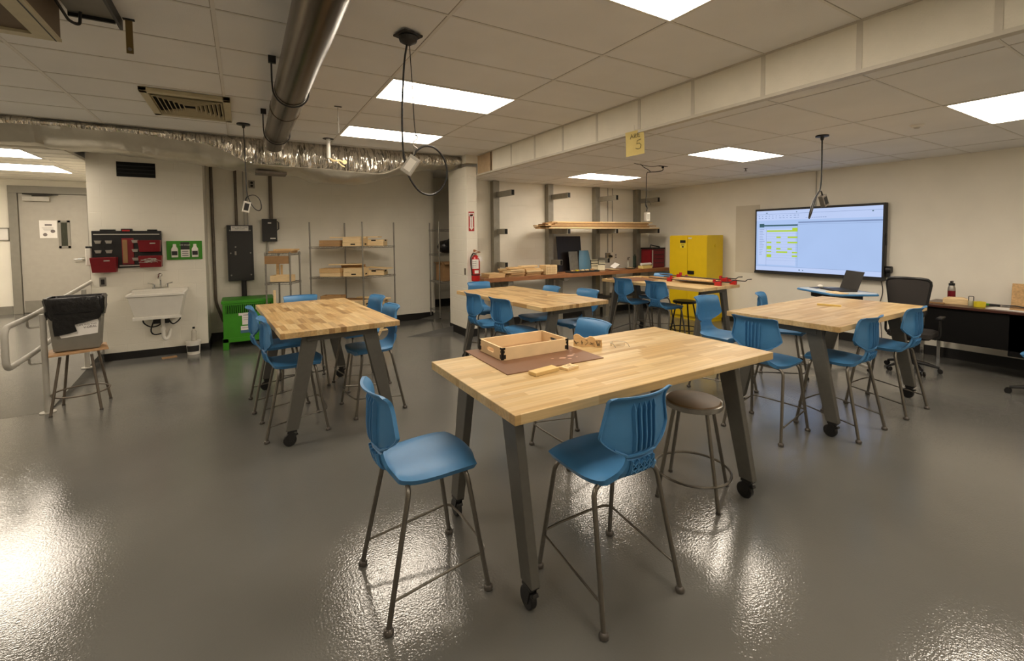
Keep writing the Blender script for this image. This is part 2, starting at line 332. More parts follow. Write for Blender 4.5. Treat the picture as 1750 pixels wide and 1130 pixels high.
def grid(name, x0, x1, ys0, ys1, z, gx0, gy0, label, w_=0.011, n=0.6096, gap=.004):
    g = MB()
    x = gx0 - 1.2192*10
    while x < x1:
        if x > x0: g.box(x-w_, x+w_, ys0, ys1, z-0.004, z)
        x += 1.2192
    y = gy0 - n*20
    while y < ys1:
        if y > ys0: g.box(x0, x1, y-w_*.75, y+w_*.75, z-0.0035, z)
        y += n
    g.m = 1  # flat grey strips along one side of each bar, painted as its shade
    x = gx0 - 1.2192*10
    while x < x1:
        if x > x0: g.box(x-w_-gap, x-w_, ys0, ys1, z-0.0008, z)
        x += 1.2192
    y = gy0 - n*20
    while y < ys1:
        if y > ys0: g.box(x0, x1, y-w_*.75-gap, y-w_*.75, z-0.0008, z)
        y += n
    return struct(name, g, [M['bar'], M['seam']], label)
grid('trim_3', -4.6, XS-.012, -2.5, 8.7, ZH, gx, gy, 'grid of the high ceiling')
grid('trim_4', XS+0.05, 8.0, -2.5, 7.3, ZL, 4.83, 3.205, 'grid of the lower ceiling', w_=0.008, gap=.002)
grid('trim_5', -4.6, -1.77, 7.34, 11.07, 2.715, -2.15, 7.02, 'grid of the corridor ceiling', w_=0.006, n=0.30)
# baseboards
def baseb(name, x0, x1, y0, y1, h, label, z=0): return struct(name, MB().box(x0, x1, y0, y1, z, z+h), M['base'], label)
baseb('baseboard_right', 7.988, 8.0, -2.5, 7.3, 0.13, 'black base of the right wall')
baseb('baseboard_back', 3.34, 8.0, 7.288, 7.3, 0.13, 'black base of the back wall')
b = MB(); b.box(3.138, 3.15, 6.708, 7.46, 0, 0.13); b.box(3.138, 3.35, 6.708, 6.72, 0, 0.13); struct('baseboard_pier', b, M['base'], 'black base of the block pier')
baseb('baseboard_panel', -0.48, 3.32, 8.738, 8.75, 0.13, 'black base of the panel wall')
baseb('baseboard_recess', 3.43, 4.3, 9.688, 9.7, 0.13, 'black base in the recess', 0.11)
baseb('baseboard_sink', -1.66, -0.468, 8.068, 8.08, 0.105, 'black base of the sink wall')
baseb('baseboard_sink_side', -0.48, -0.468, 8.08, 8.74, 0.105, 'black base on the side of the sink wall')
struct('baseboard_corridor', MB().box(-4.6, -3.43, 11.055, 11.07, zr, zr+0.14), M['frame'], 'grey base of the corridor wall')
struct('baseboard_left', MB().box(-4.6, -4.588, -2.5, 6.0, 0, 0.13), M['base'], 'black base of the left wall')
# ceiling repair patches / stray cables on the low ceiling are built with the pendants

# door at the end of the corridor
dr = MB(); dr.box(-3.285, -2.405, 11.02, 11.06, zr+0.01, 2.47)
dr_o = struct('door_1', dr, M['door'], 'beige corridor door with a narrow window', bev=0.003)
build('door_frame', MB().box(-3.40, -3.29, 10.98, 11.068, zr, 2.475).box(-2.40, -2.29, 10.98, 11.068, zr, 2.475).box(-3.40, -2.29, 10.98, 11.068, 2.475, 2.60), M['frame'], dr_o, bev=0.004)
build('kick_plate', MB().box(-3.27, -2.42, 11.012, 11.02, zr+0.02, zr+0.22), M['frame'], dr_o)
g = build('window_frame', MB().box(-2.80, -2.765, 11.005, 11.02, 1.52, 2.01).box(-2.68, -2.645, 11.005, 11.02, 1.52, 2.01).box(-2.80, -2.645, 11.005, 11.02, 1.52, 1.555).box(-2.80, -2.645, 11.005, 11.02, 1.975, 2.01), M['frame'], dr_o)
build('pane', MB().box(-2.765, -2.68, 11.01, 11.019, 1.555, 1.975), mat('dark_door_glass', (60, 62, 52), rough=0.1, var=0.3, vs=8, stretch=(12, 1, 1)), g)
h = MB(); h.disc((-2.475, 11.005, 1.32), (0,1,0), 0.03, 0.03); h.tube([(-2.475, 10.99, 1.32), (-2.475, 10.955, 1.32), (-2.60, 10.955, 1.315)], 0.011, bend=0.02)
build('door_handle', h, M['chrome'], dr_o, smooth=True)
cl = build('door_closer', MB().box(-3.22, -2.88, 10.95, 11.02, 2.34, 2.42), M['lgrey'], dr_o, bev=0.004); 
build('closer_arm', MB().tube([(-3.1, 10.97, 2.43), (-2.75, 10.9, 2.45), (-3.22, 10.99, 2.462)], 0.008, 6), M['dark'], dr_o)
nt_ = build('notice', MB().box(-3.04, -2.815, 11.014, 11.019, 1.70, 2.01), M['paper'], dr_o)
tt = MB(); tt.box(-2.97, -2.88, 11.011, 11.0135, 1.915, 1.945)
for i in range(4): tt.box(-3.01+0.01*i, -2.86, 11.011, 11.0135, 1.88-0.018*i, 1.884-0.018*i)
tt.disc((-2.87, 11.012, 1.82), (0,1,0), 0.03, 0.002); tt.disc((-2.97, 11.012, 1.76), (0,1,0), 0.028, 0.002)
build('print', tt, M['faint'], nt_)
fr = thing('framed_notice', 'small framed white notice on the cream corridor wall, left of the door', 'notice', (-3.55, 11.05, 1.77))
build('frame', MB().box(-.13,.13,-.012,.018,-.11,-.095).box(-.13,.13,-.012,.018,.095,.11).box(-.13,-.115,-.012,.018,-.11,.11).box(.115,.13,-.012,.018,-.11,.11), M['frame'], fr)
build('sheet', MB().box(-.115,.115,0,.01,-.095,.095), M['paper'], fr)

# ================================================================ CEILING LIGHTS
def light(x0, x1, y0, y1, z, label, group, k=1):
    t = thing('ceiling_light', label, 'ceiling light', ((x0+x1)/2, (y0+y1)/2, z), 0, group)
    a, b = (x1-x0)/2, (y1-y0)/2; e = 0.018
    build('frame', MB().box(-a, a, -b, -b+e, -0.008, 0).box(-a, a, b-e, b, -0.008, 0).box(-a, -a+e, -b+e, b-e, -0.008, 0).box(a-e, a, -b+e, b-e, -0.008, 0), M['white'], t)
    build('diffuser', MB().box(-a+e, a-e, -b+e, b-e, -0.005, -0.001), M['lamp'], t)
    return t
G1 = 'recessed panel lights in the high ceiling'; G2 = 'recessed panel lights in the lower ceiling'
light(1.113, 2.332, 3.795, 4.405, ZH, 'bright rectangular panel light behind the looped cord of the nearest pendant outlet', G1)
light(1.113, 2.332, 5.624, 6.234, ZH, 'bright panel light on the high ceiling nearest to the foil duct', G1)
light(1.113, 2.332, 1.356, 1.966, ZH, 'large bright panel light cut off by the top edge of the photo', G1)
light(-2.545, -1.34, 3.795, 4.405, ZH, 'panel light barely entering the left edge of the photo under the dark housing', G1)
light(1.113, 2.332, -1.08, -0.47, ZH, 'panel light on the high ceiling behind the camera', G1)
light(-2.545, -1.326, 0.2, 0.81, ZH, 'panel light on the high ceiling at the left rear', G1)
light(4.83, 6.03, 5.635, 6.245, ZL, 'panel light on the lower ceiling in front of the lumber rack', G2)
light(4.83, 6.03, 3.215, 3.805, ZL, 'panel light on the lower ceiling in front of the display', G2)
light(4.83, 6.03, 0.76, 1.37, ZL, 'panel light on the lower ceiling cut off by the right edge of the photo', G2)
light(4.83, 6.03, -1.68, -1.07, ZL, 'panel light on the lower ceiling behind the camera', G2)
light(-3.42, -2.16, 7.40, 8.14, 2.714, 'long corridor light nearest to the foil duct', 'corridor ceiling lights')
light(-3.50, -2.24, 8.82, 9.66, 2.714, 'second long corridor light, nearer to the door', 'corridor ceiling lights')

# ================================================================ BLUE STOOL CHAIRS
def interp(rows, n): return smoothcurve(rows, n)
SEAT = [(.240,.598,.135),(.236,.607,.170),(.215,.615,.197),(.16,.620,.211),(.08,.620,.214),(.0,.617,.212),(-.07,.615,.203),(-.13,.617,.182),(-.17,.624,.148),(-.195,.643,.112),(-.206,.672,.090),(-.211,.705,.082)]
BACK = [(-.211,.705,.082),(-.213,.722,.090),(-.218,.742,.130),(-.221,.770,.172),(-.223,.798,.196),(-.223,.815,.197),(-.221,.86,.186),(-.219,.905,.175),(-.225,.940,.171),(-.240,.965,.176),(-.258,.982,.176)]
def make_seat():
    rows = interp(SEAT, 3); nu = 16; top = []; bot = []
    for y, z, w_ in rows:
        a = []; b = []
        fl_ = max(0, min(1, (y+.205)/.05))
        for i in range(nu+1):
            u = -1+2*i/nu
            zz = z - fl_*(0.022*abs(u)**5) + fl_*0.006*u*u - (1-fl_)*0
            yy = y + (1-fl_)*1.2*(u*w_)**2 - (0.03*u*u if y > .2 else 0)*min(1, (y-.2)/.03)
            a.append((u*w_, yy, zz))
            if fl_ > .3: b.append((u*(w_-.016), yy-(.008 if y > .2 else 0), zz-.026))
            else: b.append((u*(w_-.005), yy-.010, zz-.010))
        top.append(a); bot.append(b)
    m = MB(); loops = [a+b[::-1] for a, b in zip(top, bot)]
    m.rings(loops, close=True, cap=True)
    # moulded lattice behind the bend
    def rp_(x, s):   # point on the rear skin
        y, z, w_ = rows[int(s*(len(rows)-1))]; return (x, y-.016 + 1.2*x*x, z-.006)
    def fin(pts, w2, d):     # thin plate standing off the rear skin
        m.rings([[(x-w2, y+.002, z), (x+w2, y+.002, z), (x+w2*.7, y-d, z-d*.25), (x-w2*.7, y-d, z-d*.25)] for x, y, z in pts])
    for x in (-.065, -.0325, 0, .0325, .065): fin([rp_(x, q/10) for q in (6.6, 7, 7.5, 8, 8.5, 9, 9.5, 10)], .0032, .010)
    for i in range(4):
        s0 = .66+.08*i; s1 = s0+.075
        for q0, q1 in ((s0, s1), (s1, s0)):
            pts = [rp_(-.065, q0), rp_(-.0325, q1), rp_(0, q0), rp_(.0325, q1), rp_(.065, q0)]
            m.rings([[(x, y+.001, z-.003), (x, y+.001, z+.003), (x, y-.009, z+.002), (x, y-.009, z-.004)] for x, y, z in pts])
    return m
def make_back():
    rows = interp(BACK, 3); nu = 16; F = []; R_ = []
    for y, z, w_ in rows:
        F.append([(w_*(-1+2*i/nu), y+1.5*(w_*(-1+2*i/nu))**2, z) for i in range(nu+1)])
        R_.append([(w_*.985*(-1+2*i/nu), y-.007+1.5*(w_*(-1+2*i/nu))**2, z) for i in range(nu+1)])
    m = MB(); m.rings([a+b[::-1] for a, b in zip(F, R_)])
    # turned rim on the rear
    k0 = 4; out = [(F[i][0], (-1, 0)) for i in range(k0, len(rows))] + [(F[-1][j], (0, 1)) for j in range(1, nu)] + [(F[i][nu], (1, 0)) for i in range(len(rows)-1, k0-1, -1)]
    sec = []
    for p, (ox, oz) in out:
        d = .016 if oz == 0 else .012
        sec.append([(p[0]+ox*.004, p[1]+.002, p[2]+oz*.004), (p[0]+ox*.007, p[1]-d, p[2]+oz*.007), (p[0]+ox*.001, p[1]-d, p[2]+oz*.001), (p[0]-ox*.004, p[1]-.004, p[2]-oz*.004)])
    m.rings(sec)
    # lower edge rim
    sec = []
    for i in list(range(k0, 1, -1)): sec.append((F[i][0]))
    low = [F[i][0] for i in range(k0+3, 1, -1)] + [F[2][j] for j in range(0, nu+1)] + [F[i][nu] for i in range(2, k0+4)]
    m.tube([(p[0], p[1]-.011, p[2]) for p in low], .007, 6)
    for x in (-.056, -.028, 0, .028, .056):
        pts = []
        for y, z, w_ in interp(BACK, 5):
            if .722 < z < .950: pts.append((x*(1+.5*(z-.80)), y-.006+1.5*x*x, z))
        n = len(pts); fr = []
        for i, (px, py, pz) in enumerate(pts):
            e = min(1, (i+.25)/5, (n-1-i+.3)/4); w2 = .0015+.0040*e; d = .002+.017*e
            fr.append([(px-w2, py+.001, pz), (px+w2, py+.001, pz), (px+w2*.6, py-d, pz), (px-w2*.6, py-d, pz)])
        m.rings(fr)
    return m
SEAT_MB, BACK_MB = make_seat(), make_back()
def make_chair(label, group):
    t = thing('stool_chair', label, 'chair', group=group)
    build('seat', SEAT_MB, M['blue'], t, smooth=True); build('backrest', BACK_MB, M['blue'], t, smooth=True)
    for sx in (-1, 1):
        for f in (0, 1):
            ty, fy = ((-.12, -.235), (.150, .235))[f]
            m = MB(); m.tube([(sx*.003, ty, .577), (sx*.192, ty, .577), (sx*.235, fy, .018)], .0115, 10, bend=.06)
            lg = build('leg', m, M['leg'], t, smooth=True)
            g = MB(); g.lathe([(.012, 0.0), (.021, .004), (.022, .014), (.016, .024), (.009, .027)], sx*.235, fy, 14); build('foot_glide', g, M['glide'], lg, smooth=True)
    for sx in (-1, 1):
        zr_, zf = .125, .180
        def onleg(f, z):
            ty, fy = ((-.12, -.235), (.150, .235))[f]; q = (z-.018)/(.577-.018); return (sx*(.235-.043*q), fy+(ty-fy)*q, z)
        build('stretcher', MB().tube([onleg(0, zr_), onleg(1, zf)], .0058, 8), M['leg'], t, smooth=True)
    a = [(-.222, .207, .180), (-.20, .235, .180), (-.1, .245, .180), (.1, .245, .180), (.20, .235, .180), (.222, .207, .180)]
    build('footrest', MB().tube(a, .0062, 8, bend=.02), M['leg'], t, smooth=True)
    m = MB(); m.cbox(0, .015, .590, .05, .30, .010); build('seat_bracket', m, M['dark'], t)
    return t
GC = 'blue stool chairs around the tables'
chairs = [   # centre x, y, facing angle, label
 (0.71, 2.065, 0, 'blue stool chair at the left end of the nearest table, nearest chair on the left'),
 (1.465, 1.585, 90, 'blue stool chair with ribbed back at the near side of the nearest table'),
 (2.17, 2.725, 181, 'blue stool chair behind the nearest table, its smooth back showing beside the plywood puzzle pieces'),
 (0.27, 5.115, 3, 'blue stool chair left of the left table, the one closest to the green heater'),
 (0.345, 4.345, 2, 'blue stool chair on the left of the left table, nearer one of the two'),
 (0.56, 5.61, 268, 'blue stool chair at the far end of the left table, only its top showing'),
 (1.12, 5.26, 189, 'blue stool chair on the right of the left table, farther one of the two'),
 (1.055, 4.47, 185, 'blue stool chair on the right of the left table, nearer one of the two'),
 (2.56, 4.90, 2, 'blue stool chair on the left of the middle table, next to the block pier'),
 (2.605, 4.34, 7, 'blue stool chair on the left of the middle table, nearer one with ribbed back'),
 (3.0, 5.80, 270, 'blue stool chair behind the middle table, under the fire extinguisher'),
 (3.345, 4.93, 178, 'blue stool chair on the right of the middle table, farther one of the two'),
 (3.50, 4.35, 184, 'blue stool chair on the right of the middle table, beside the small wooden slat'),
 (5.36, 5.24, 2, 'blue stool chair on the left of the clamp table, farther one by the hardboard'),
 (5.40, 4.62, 4, 'blue stool chair on the left of the clamp table, nearer one of the two'),
 (6.13, 5.43, 184, 'blue stool chair behind the clamp table, only its top showing before the yellow cabinet'),
 (4.365, 2.95, 268, 'blue stool chair with smooth front turned to the camera, left of the right table'),
 (3.79, 2.155, 4, 'blue stool chair with ribbed back at the left end of the right table'),
 (4.375, 1.845, 90, 'blue stool chair at the near side of the right table, left one of the two'),
 (5.26, 1.835, 90, 'blue stool chair at the near side of the right table, nearer the black desk'),
 (5.17, 2.77, 292, 'blue stool chair at the far side of the right table, only its back corner showing'),
]
ch0 = None
for x, y, a, lab in chairs:
    if ch0 is None: ch0 = make_chair(lab, GC); ctree = tree_of(ch0); ch0.location = (x, y, 0); ch0.rotation_euler.z = radians(a-90)
    else: dup(ch0, (x, y, 0), radians(a-90), lab, GC, ctree)

# ================================================================ WORK TABLES
def make_table(label, top_m, seed=0):
    t = thing('work_table', label, 'table', group='butcher block work tables on castors')
    L_, W_, H_ = 1.87, 0.945, 0.93
    build('tabletop', MB().box(-L_/2, L_/2, -W_/2, W_/2, H_-.045, H_), top_m, t, bev=.003)
    for sx in (-1, 1):
        cx = sx*.815
        build('end_rail', MB().box(cx-.03, cx+.03, -.27, .27, H_-.105, H_-.046), M['tleg'], t, bev=.004)
        for sy in (-1, 1):
            m = MB(); d = Vector((0, sy*(.395-.235), -(H_-.06-.13))).normalized(); 
            a = Vector((cx, sy*.235, H_-.05)); b_ = Vector((cx, sy*.395, .125))
            r = []
            for p, wd in ((a, .062), (b_, .046)):
                r.append([(p.x-.024, p.y-wd, p.z), (p.x+.024, p.y-wd, p.z), (p.x+.024, p.y+wd, p.z), (p.x-.024, p.y+wd, p.z)])
            m.rings(r); lg = build('leg', m, M['tleg'], t, bev=.005)
            ca = MB(); y = sy*.395
            ca.cbox(cx, y, .118, .05, .07, .014); ca.cyl(cx, y, .085, .112, .018, 12)
            ca.cbox(cx-.019, y+.012, .075, .004, .05, .07, 0, radians(14)); ca.cbox(cx+.019, y+.012, .075, .004, .05, .07, 0, radians(14)); ca.cbox(cx, y-.028, .085, .03, .03, .016, 0, radians(-25))
            cs = build('castor', ca, M['dark'], lg, bev=.002)
    build('centre_beam', MB().box(-.80, .80, -.035, .035, H_-.10, H_-.046), M['tleg'], t, bev=.003)
    return t
def castor_wheels(t):
    for lg in [c for c in kids(t) if c.name.startswith('leg')]:
        co = [v.co for v in lg.data.vertices]; lo = [v for v in co if v.z < .3]
        cx = sum(v.x for v in lo)/len(lo); cy = sum(v.y for v in lo)/len(lo)
        build('castor_wheel', MB().disc((cx, cy+.018, .050), (1, 0, 0), .050, .032, 22), M['dark'], lg, bev=.006, smooth=True)
tb = make_table('nearest butcher block table, with the open wooden tray on brown hardboard', M['top']); castor_wheels(tb); tb.location = (1.865, 2.02, 0)
ttree = tree_of(tb)
for x, y, a, lab in [(0.635, 4.80, 93.8, 'butcher block table on the left, in front of the green heater'), (3.01, 4.72, 94.2, 'butcher block table in the middle, with a thin wooden slat on it'),
                     (5.72, 4.86, 92.0, 'butcher block table in front of the yellow cabinet, carrying red clamps'), (4.90, 2.18, 1.0, 'butcher block table on the right, in front of the display')]:
    d = dup(tb, (x, y, 0), radians(a), lab, None, ttree)
    tp = [c for c in kids(d) if c.name.startswith('tabletop')][0]; tp.data = tp.data.copy(); tp.data.materials[0] = M['top2'] if x < 5 and y > 3 else M['top']

# ================================================================ ROUND STOOLS
def make_stool(label, loc, a0, seat_h, rt, rb, m_seat, seat_r=.18, ring_r=.228, ring_z=.15, metal=None, group=None, round_seat=True):
    metal = metal or M['leg']
    t = thing('round_stool', label, 'stool', loc, 0, group)
    if round_seat:
        build('seat_pan', MB().lathe([(seat_r-.03, seat_h-.035), (seat_r-.004, seat_h-.033), (seat_r, seat_h-.022), (seat_r, seat_h-.004), (seat_r-.006, seat_h), (seat_r-.012, seat_h-.004)], n=36), M['steel'] if m_seat is M['seat'] else metal, t, smooth=True)
        build('seat', MB().lathe([(seat_r-.012, seat_h-.005), (seat_r-.02, seat_h+.004), (.01, seat_h+.008)], n=36), m_seat, t, smooth=True)
    for k in range(4):
        a = a0+k*pi/2
        m = MB().tube([(cos(a)*rt, sin(a)*rt, seat_h-.03), (cos(a)*rb, sin(a)*rb, .012)], .0115, 10)
        lg = build('leg', m, metal, t, smooth=True); build('foot_glide', MB().cyl(cos(a)*rb, sin(a)*rb, 0, .016, .015, 12), M['glide'], lg)
    build('foot_ring', MB().tube([(cos(2*pi*i/40)*ring_r, sin(2*pi*i/40)*ring_r, ring_z) for i in range(40)], .008, 8, closed=True), metal, t, smooth=True)
    return t
make_stool('round metal stool with a worn brown seat at the right corner of the nearest table', (2.455, 1.86, 0), radians(-108), .605, .135, .252, M['seat'])
make_stool('round dark stool behind the clamp table, in front of the yellow cabinet', (6.10, 4.80, 0), radians(20), .60, .13, .24, M['dark'], metal=M['dark'])

# ================================================================ THINGS ON THE NEAREST TABLE
ZT = 0.9305
t = thing('hardboard_sheet', 'thin brown hardboard sheet under the open wooden tray', 'board', (1.508, 2.30, ZT), radians(-2))
build('sheet', MB().box(-.325, .325, -.285, .285, 0, .005), M['hard'], t)
sp = MB(); r3 = random.Random(4)
for x, y, s in ((.11,-.17,.028),(.14,-.2,.018),(.18,-.15,.03),(.22,-.13,.012),(.20,-.19,.010),(.05,-.15,.016),(.25,-.06,.008)):
    sp.prism([(x+cos(k*.7)*s*r3.uniform(.5,1), y+sin(k*.7)*s*.6*r3.uniform(.5,1)) for k in range(9)], .005, .0056)
build('glue_spot', sp, mat('dried_glue', (190, 150, 130), rough=.4), t)
t = thing('wooden_tray', 'open rectangular plywood tray with handle slots and black taped corners', 'tray', (1.515, 2.405, ZT+.0055), radians(-0.5))
a, b_, hh, th = .24, .148, .075, .012
build('long_side', MB().box(-a, a, -b_, -b_+th, 0, hh), M['ply'], t, bev=.001)
build('long_side', MB().box(-a, a, b_-th, b_, 0, hh), M['ply'], t, bev=.001)
def slotted(sx):   # end panel with a rounded handle slot
    m = MB(); x0, x1 = sorted((sx*a, sx*(a-th))); n = 8; hw, r = .045, .013; zc = hh*.52
    inner = []
    for k in range(n+1): q = -pi/2+pi*k/n; inner.append((hw-r+cos(q)*r, zc+sin(q)*r))
    for k in range(n+1): q = pi/2+pi*k/n; inner.append((-(hw-r)+cos(q)*r, zc+sin(q)*r))
    Y0, Y1 = -b_+th, b_-th; N = len(inner)
    outer = []
    for y, z in inner:
        dy, dz = y, z-zc; s = min((abs((Y1 if dy > 0 else Y0)/dy) if dy else 9e9), ((hh-zc)/dz if dz > 0 else (-zc)/dz if dz < 0 else 9e9)); outer.append((dy*s, zc+dz*s))
    vs = [(x, y, z) for x in (x0, x1) for y, z in inner+outer]; fs = []
    for k in range(N):
        j = (k+1) % N
        fs.append((k, j, N+j, N+k)); fs.append((2*N+k, 3*N+k, 3*N+j, 2*N+j)); fs.append((k, 2*N+k, 2*N+j, j))
    m.add(vs, fs)
    # corners that the radial cut leaves open
    for cy in (Y0, Y1):
        for cz in (0, hh):
            near = sorted(range(N), key=lambda i: (outer[i][0]-cy)**2+(outer[i][1]-cz)**2)
            e1 = [i for i in range(N) if abs(outer[i][0]-cy) < 1e-6]; e2 = [i for i in range(N) if abs(outer[i][1]-cz) < 1e-6]
            p = min((outer[i] for i in e1), key=lambda o_: abs(o_[1]-cz), default=None); q = min((outer[i] for i in e2), key=lambda o_: abs(o_[0]-cy), default=None)
            if p and q: m.add([(x0, *p), (x0, cy, cz), (x0, *q), (x1, *p), (x1, cy, cz), (x1, *q)], [(0, 1, 2), (3, 5, 4)])
    m.box(x0, x1, Y0, Y1, 0, .002); m.box(x0, x1, Y0, Y1, hh-.002, hh); return m
build('end_panel', slotted(-1), M['ply'], t); build('end_panel', slotted(1), M['ply'], t)
build('bottom', MB().box(-a+th, a-th, -b_+th, b_-th, 0.001, .006), mat('tray_bottom', (176, 138, 98), rough=.6), t)
for sx, sy in ((-1,-1),(1,-1),(-1,1),(1,1)):
    m = MB(); X0, Y0 = sx*a, sy*b_; s = .0012
    for z0, z1, wd in ((0.004, hh+.001, .013), (.010, .034, .026), (.044, .058, .018), (hh-.012, hh+.001, .022)):
        x0, x1 = sorted((X0+sx*s, X0-sx*wd)); m.box(x0, x1, *sorted((Y0, Y0+sy*s)), z0, z1)
        y0_, y1_ = sorted((Y0+sy*s, Y0-sy*wd)); m.box(*sorted((X0, X0+sx*s)), y0_, y1_, z0, z1)
    build('corner_tape', m, M['dark'], t)
t = thing('wood_block', 'small plain wooden block at the front edge of the brown hardboard', 'wood block', (1.365, 1.965, ZT), radians(8))
build('block', MB().box(-.085, .085, -.03, .03, 0, .019), mat('yellow_pine', (214, 182, 120), rough=.5, var=.08), t, bev=.002)
t = thing('engraved_tile', 'small square wooden tile with dark engraved letters beside the plain block', 'wood tile', (1.525, 1.955, ZT), radians(12))
build('tile', MB().box(-.045, .045, -.032, .032, 0, .013), M['pine2'], t, bev=.001)
m = MB()
for x, y, w2, h2 in ((-.02,.006,.003,.024),(-.012,.016,.014,.003),(-.012,-.004,.014,.003),(.004,.006,.003,.024),(.012,.006,.003,.024),(.02,.014,.014,.003),(0,-.02,.05,.003),(0,-.026,.07,.002),(0,.026,.07,.002)):
    m.box(x-w2/2, x+w2/2, y-h2/2, y+h2/2, .013, .0134)
build('engraving', m, M['hard'], t)
# plywood puzzle: a wavy upright slab and a square block behind it
t = thing('plywood_cutout', 'plywood pieces with black marker scribbles standing behind the tray corner', 'wood cutout', (1.94, 2.285, ZT), radians(-42)); t.scale = (1.1, 1.1, 1.3)
m = MB(); pr_ = [(-.085,.052),(-.07,.060),(-.05,.056),(-.03,.044),(-.005,.040),(.01,.050),(.03,.048),(.05,.036),(.07,.030),(.085,.02)]
pts = smoothcurve(pr_, 4)
m.rings([[(x, -.007, 0), (x, .007, 0), (x, .007, z), (x, -.007, z)] for x, z in pts]); build('slab', m, M['pine'], t)
m = MB().cbox(.062, -.014, .02, .042, .020, .040); build('block', m, M['pine'], t, bev=.001)
m = MB(); r3 = random.Random(3)
for k in range(5):
    x0 = -.075+k*.03
    m.tube([(x0+r3.uniform(-.008,.02), -.0078, .006+r3.uniform(0,.028)) for _ in range(6)], .0012, 4)
for k in range(3): m.tube([(.045+r3.uniform(0,.034), -.0246, .006+r3.uniform(0,.028)) for _ in range(6)], .001, 4)
build('marker_scribble', m, M['ink'], t)
t = thing('safety_glasses', 'clear plastic safety glasses lying on the nearest table', 'glasses', (2.10, 2.18, ZT), radians(-20)); t.scale = (.78, .78, .78)
m = MB(); arc = [(.068*sin(q), -.02+.035*cos(q)) for q in [(-1.3+2.6*i/16) for i in range(17)]]
m.rings([[(x, y, 0.004), (x*.97, y-.002, .004), (x*.97, y-.002, .042-.006*abs(x)/.07), (x, y, .042-.006*abs(x)/.07)] for x, y in arc], cap=True); build('lens', m, M['glass'], t, smooth=True)
for sx in (-1, 1): build('temple', MB().tube([(sx*.066, -.012, .036), (sx*.064, -.07, .036), (sx*.06, -.11, .018)], .0022, 6), M['grey'], t)
build('brow', MB().tube([(x, y, .042-.006*abs(x)/.07) for x, y in arc], .0016, 6), M['lgrey'], t)

# slats on the other tables
t = build('wood_plank', MB().cbox(0, 0, .005, .37, .05, .010), M['pine2'], None, bev=.001); t.location = (3.35, 4.42, ZT); t.rotation_euler.z = radians(-22)
tag(t, 'thin pale wooden slat lying on the middle table', 'wood slat')
t = build('wood_block', MB().cbox(0, 0, .008, .20, .032, .016), mat('yellow_block', (220, 190, 110), rough=.5, var=.08), None, bev=.002); t.location = (5.08, 2.26, ZT); t.rotation_euler.z = radians(-72)
tag(t, 'small yellowish wooden block lying alone on the right table', 'wood block')
# hardboard and pipe clamps on the far table
t = build('hardboard_sheet', MB().cbox(0, 0, .003, .60, .58, .006), M['hard'], None); t.location = (5.52, 5.38, ZT); t.rotation_euler.z = radians(-12)
tag(t, 'brown hardboard sheet at the far end of the clamp table', 'board')
t = build('glued_panel', MB().box(-.16, .16, -.33, .33, 0, .020), M['pine'], None, bev=.002); t.location = (5.93, 4.415, ZT+.0445); t.rotation_euler.z = radians(1)
tag(t, 'pale wooden panel held between the red clamps', 'wood panel')
def clamp(loc, rz, label, crank=True):
    t = thing('pipe_clamp', label, 'clamp', loc, rz, 'red pipe clamps on the far table')
    build('bar', MB().tube([(0, -.45, .032), (0, .80, .032)], .0095, 10), mat('black_pipe', (70, 62, 54), rough=.4, metal=.6), t, smooth=True)
    m = MB(); m.cbox(0, .40, .03, .045, .07, .06); m.cbox(0, .37, .065, .05, .02, .05); m.cyl(0, .43, 0, .02, .02, 10); build('tail_jaw', m, M['redp'], t, bev=.005)
    m = MB(); m.cbox(0, -.42, .03, .05, .09, .06); m.cbox(0, -.36, .065, .05, .02, .05); m.cbox(0, -.46, .055, .03, .02, .04); build('screw_jaw', m, M['redp'], t, bev=.005)
    s_ = build('screw', MB().tube([(0, -.36, .062), (0, -.60, .062)], .007, 8), M['dark'], t)
    build('crank', MB().tube([(0, -.59, .062), (.0, -.60, .062), (.05, -.605, .085), (.09, -.64, .09)], .0065, 8), M['dark'], s_)
    return t
clamp((5.78, 4.42, ZT), radians(3), 'red pipe clamp nearest to the camera, beside the wooden panel')
clamp((5.95, 4.41, ZT+.045), radians(-3), 'red pipe clamp lying across the middle of the wooden panel')
clamp((6.11, 4.40, ZT), radians(2), 'red pipe clamp at the wall side of the wooden panel')
for i, (x, z) in enumerate(((5.98, 0), (6.06, 0))):
    t = build('wood_strip', MB().box(-.02, .02, -.30, .30, 0, .018), M['pine3'], None); t.location = (x-.06+.1*i, 5.22, ZT+z); t.rotation_euler.z = radians(3-5*i)
    tag(t, ('long wood strip on the clamp table behind the hardboard', 'second wood strip on the clamp table, next to the far edge')[i], 'wood strip', 'wood strips on the clamp table')

# ================================================================ SINK WALL
ys = 8.08
t = thing('utility_sink', 'white wall-hung utility sink below the tool organizer', 'sink', (-1.015, ys-.012, 0))
def ring(x0, x1, y0_, y1_, z): return [(x0, y0_, z), (x1, y0_, z), (x1, y1_, z), (x0, y1_, z)]
m = MB(); m.rings([ring(-.235, .235, -.40, -.02, .60), ring(-.245, .245, -.42, -.01, .625), ring(-.245, .245, -.42, -.01, .63), ring(-.30, .30, -.48, 0, .90), ring(-.315, .315, -.50, 0, .905), ring(-.315, .315, -.50, 0, .935),
    ring(-.285, .285, -.465, -.10, .935), ring(-.23, .23, -.40, -.12, .66)]); build('basin', m, M['white'], t, bev=.004)
build('back_ledge', MB().box(-.315, .315, -.10, 0, .93, .965), M['white'], t, bev=.006)
build('apron_lip', MB().box(-.262, .262, -.435, -.40, .585, .625), M['white'], t, bev=.003)
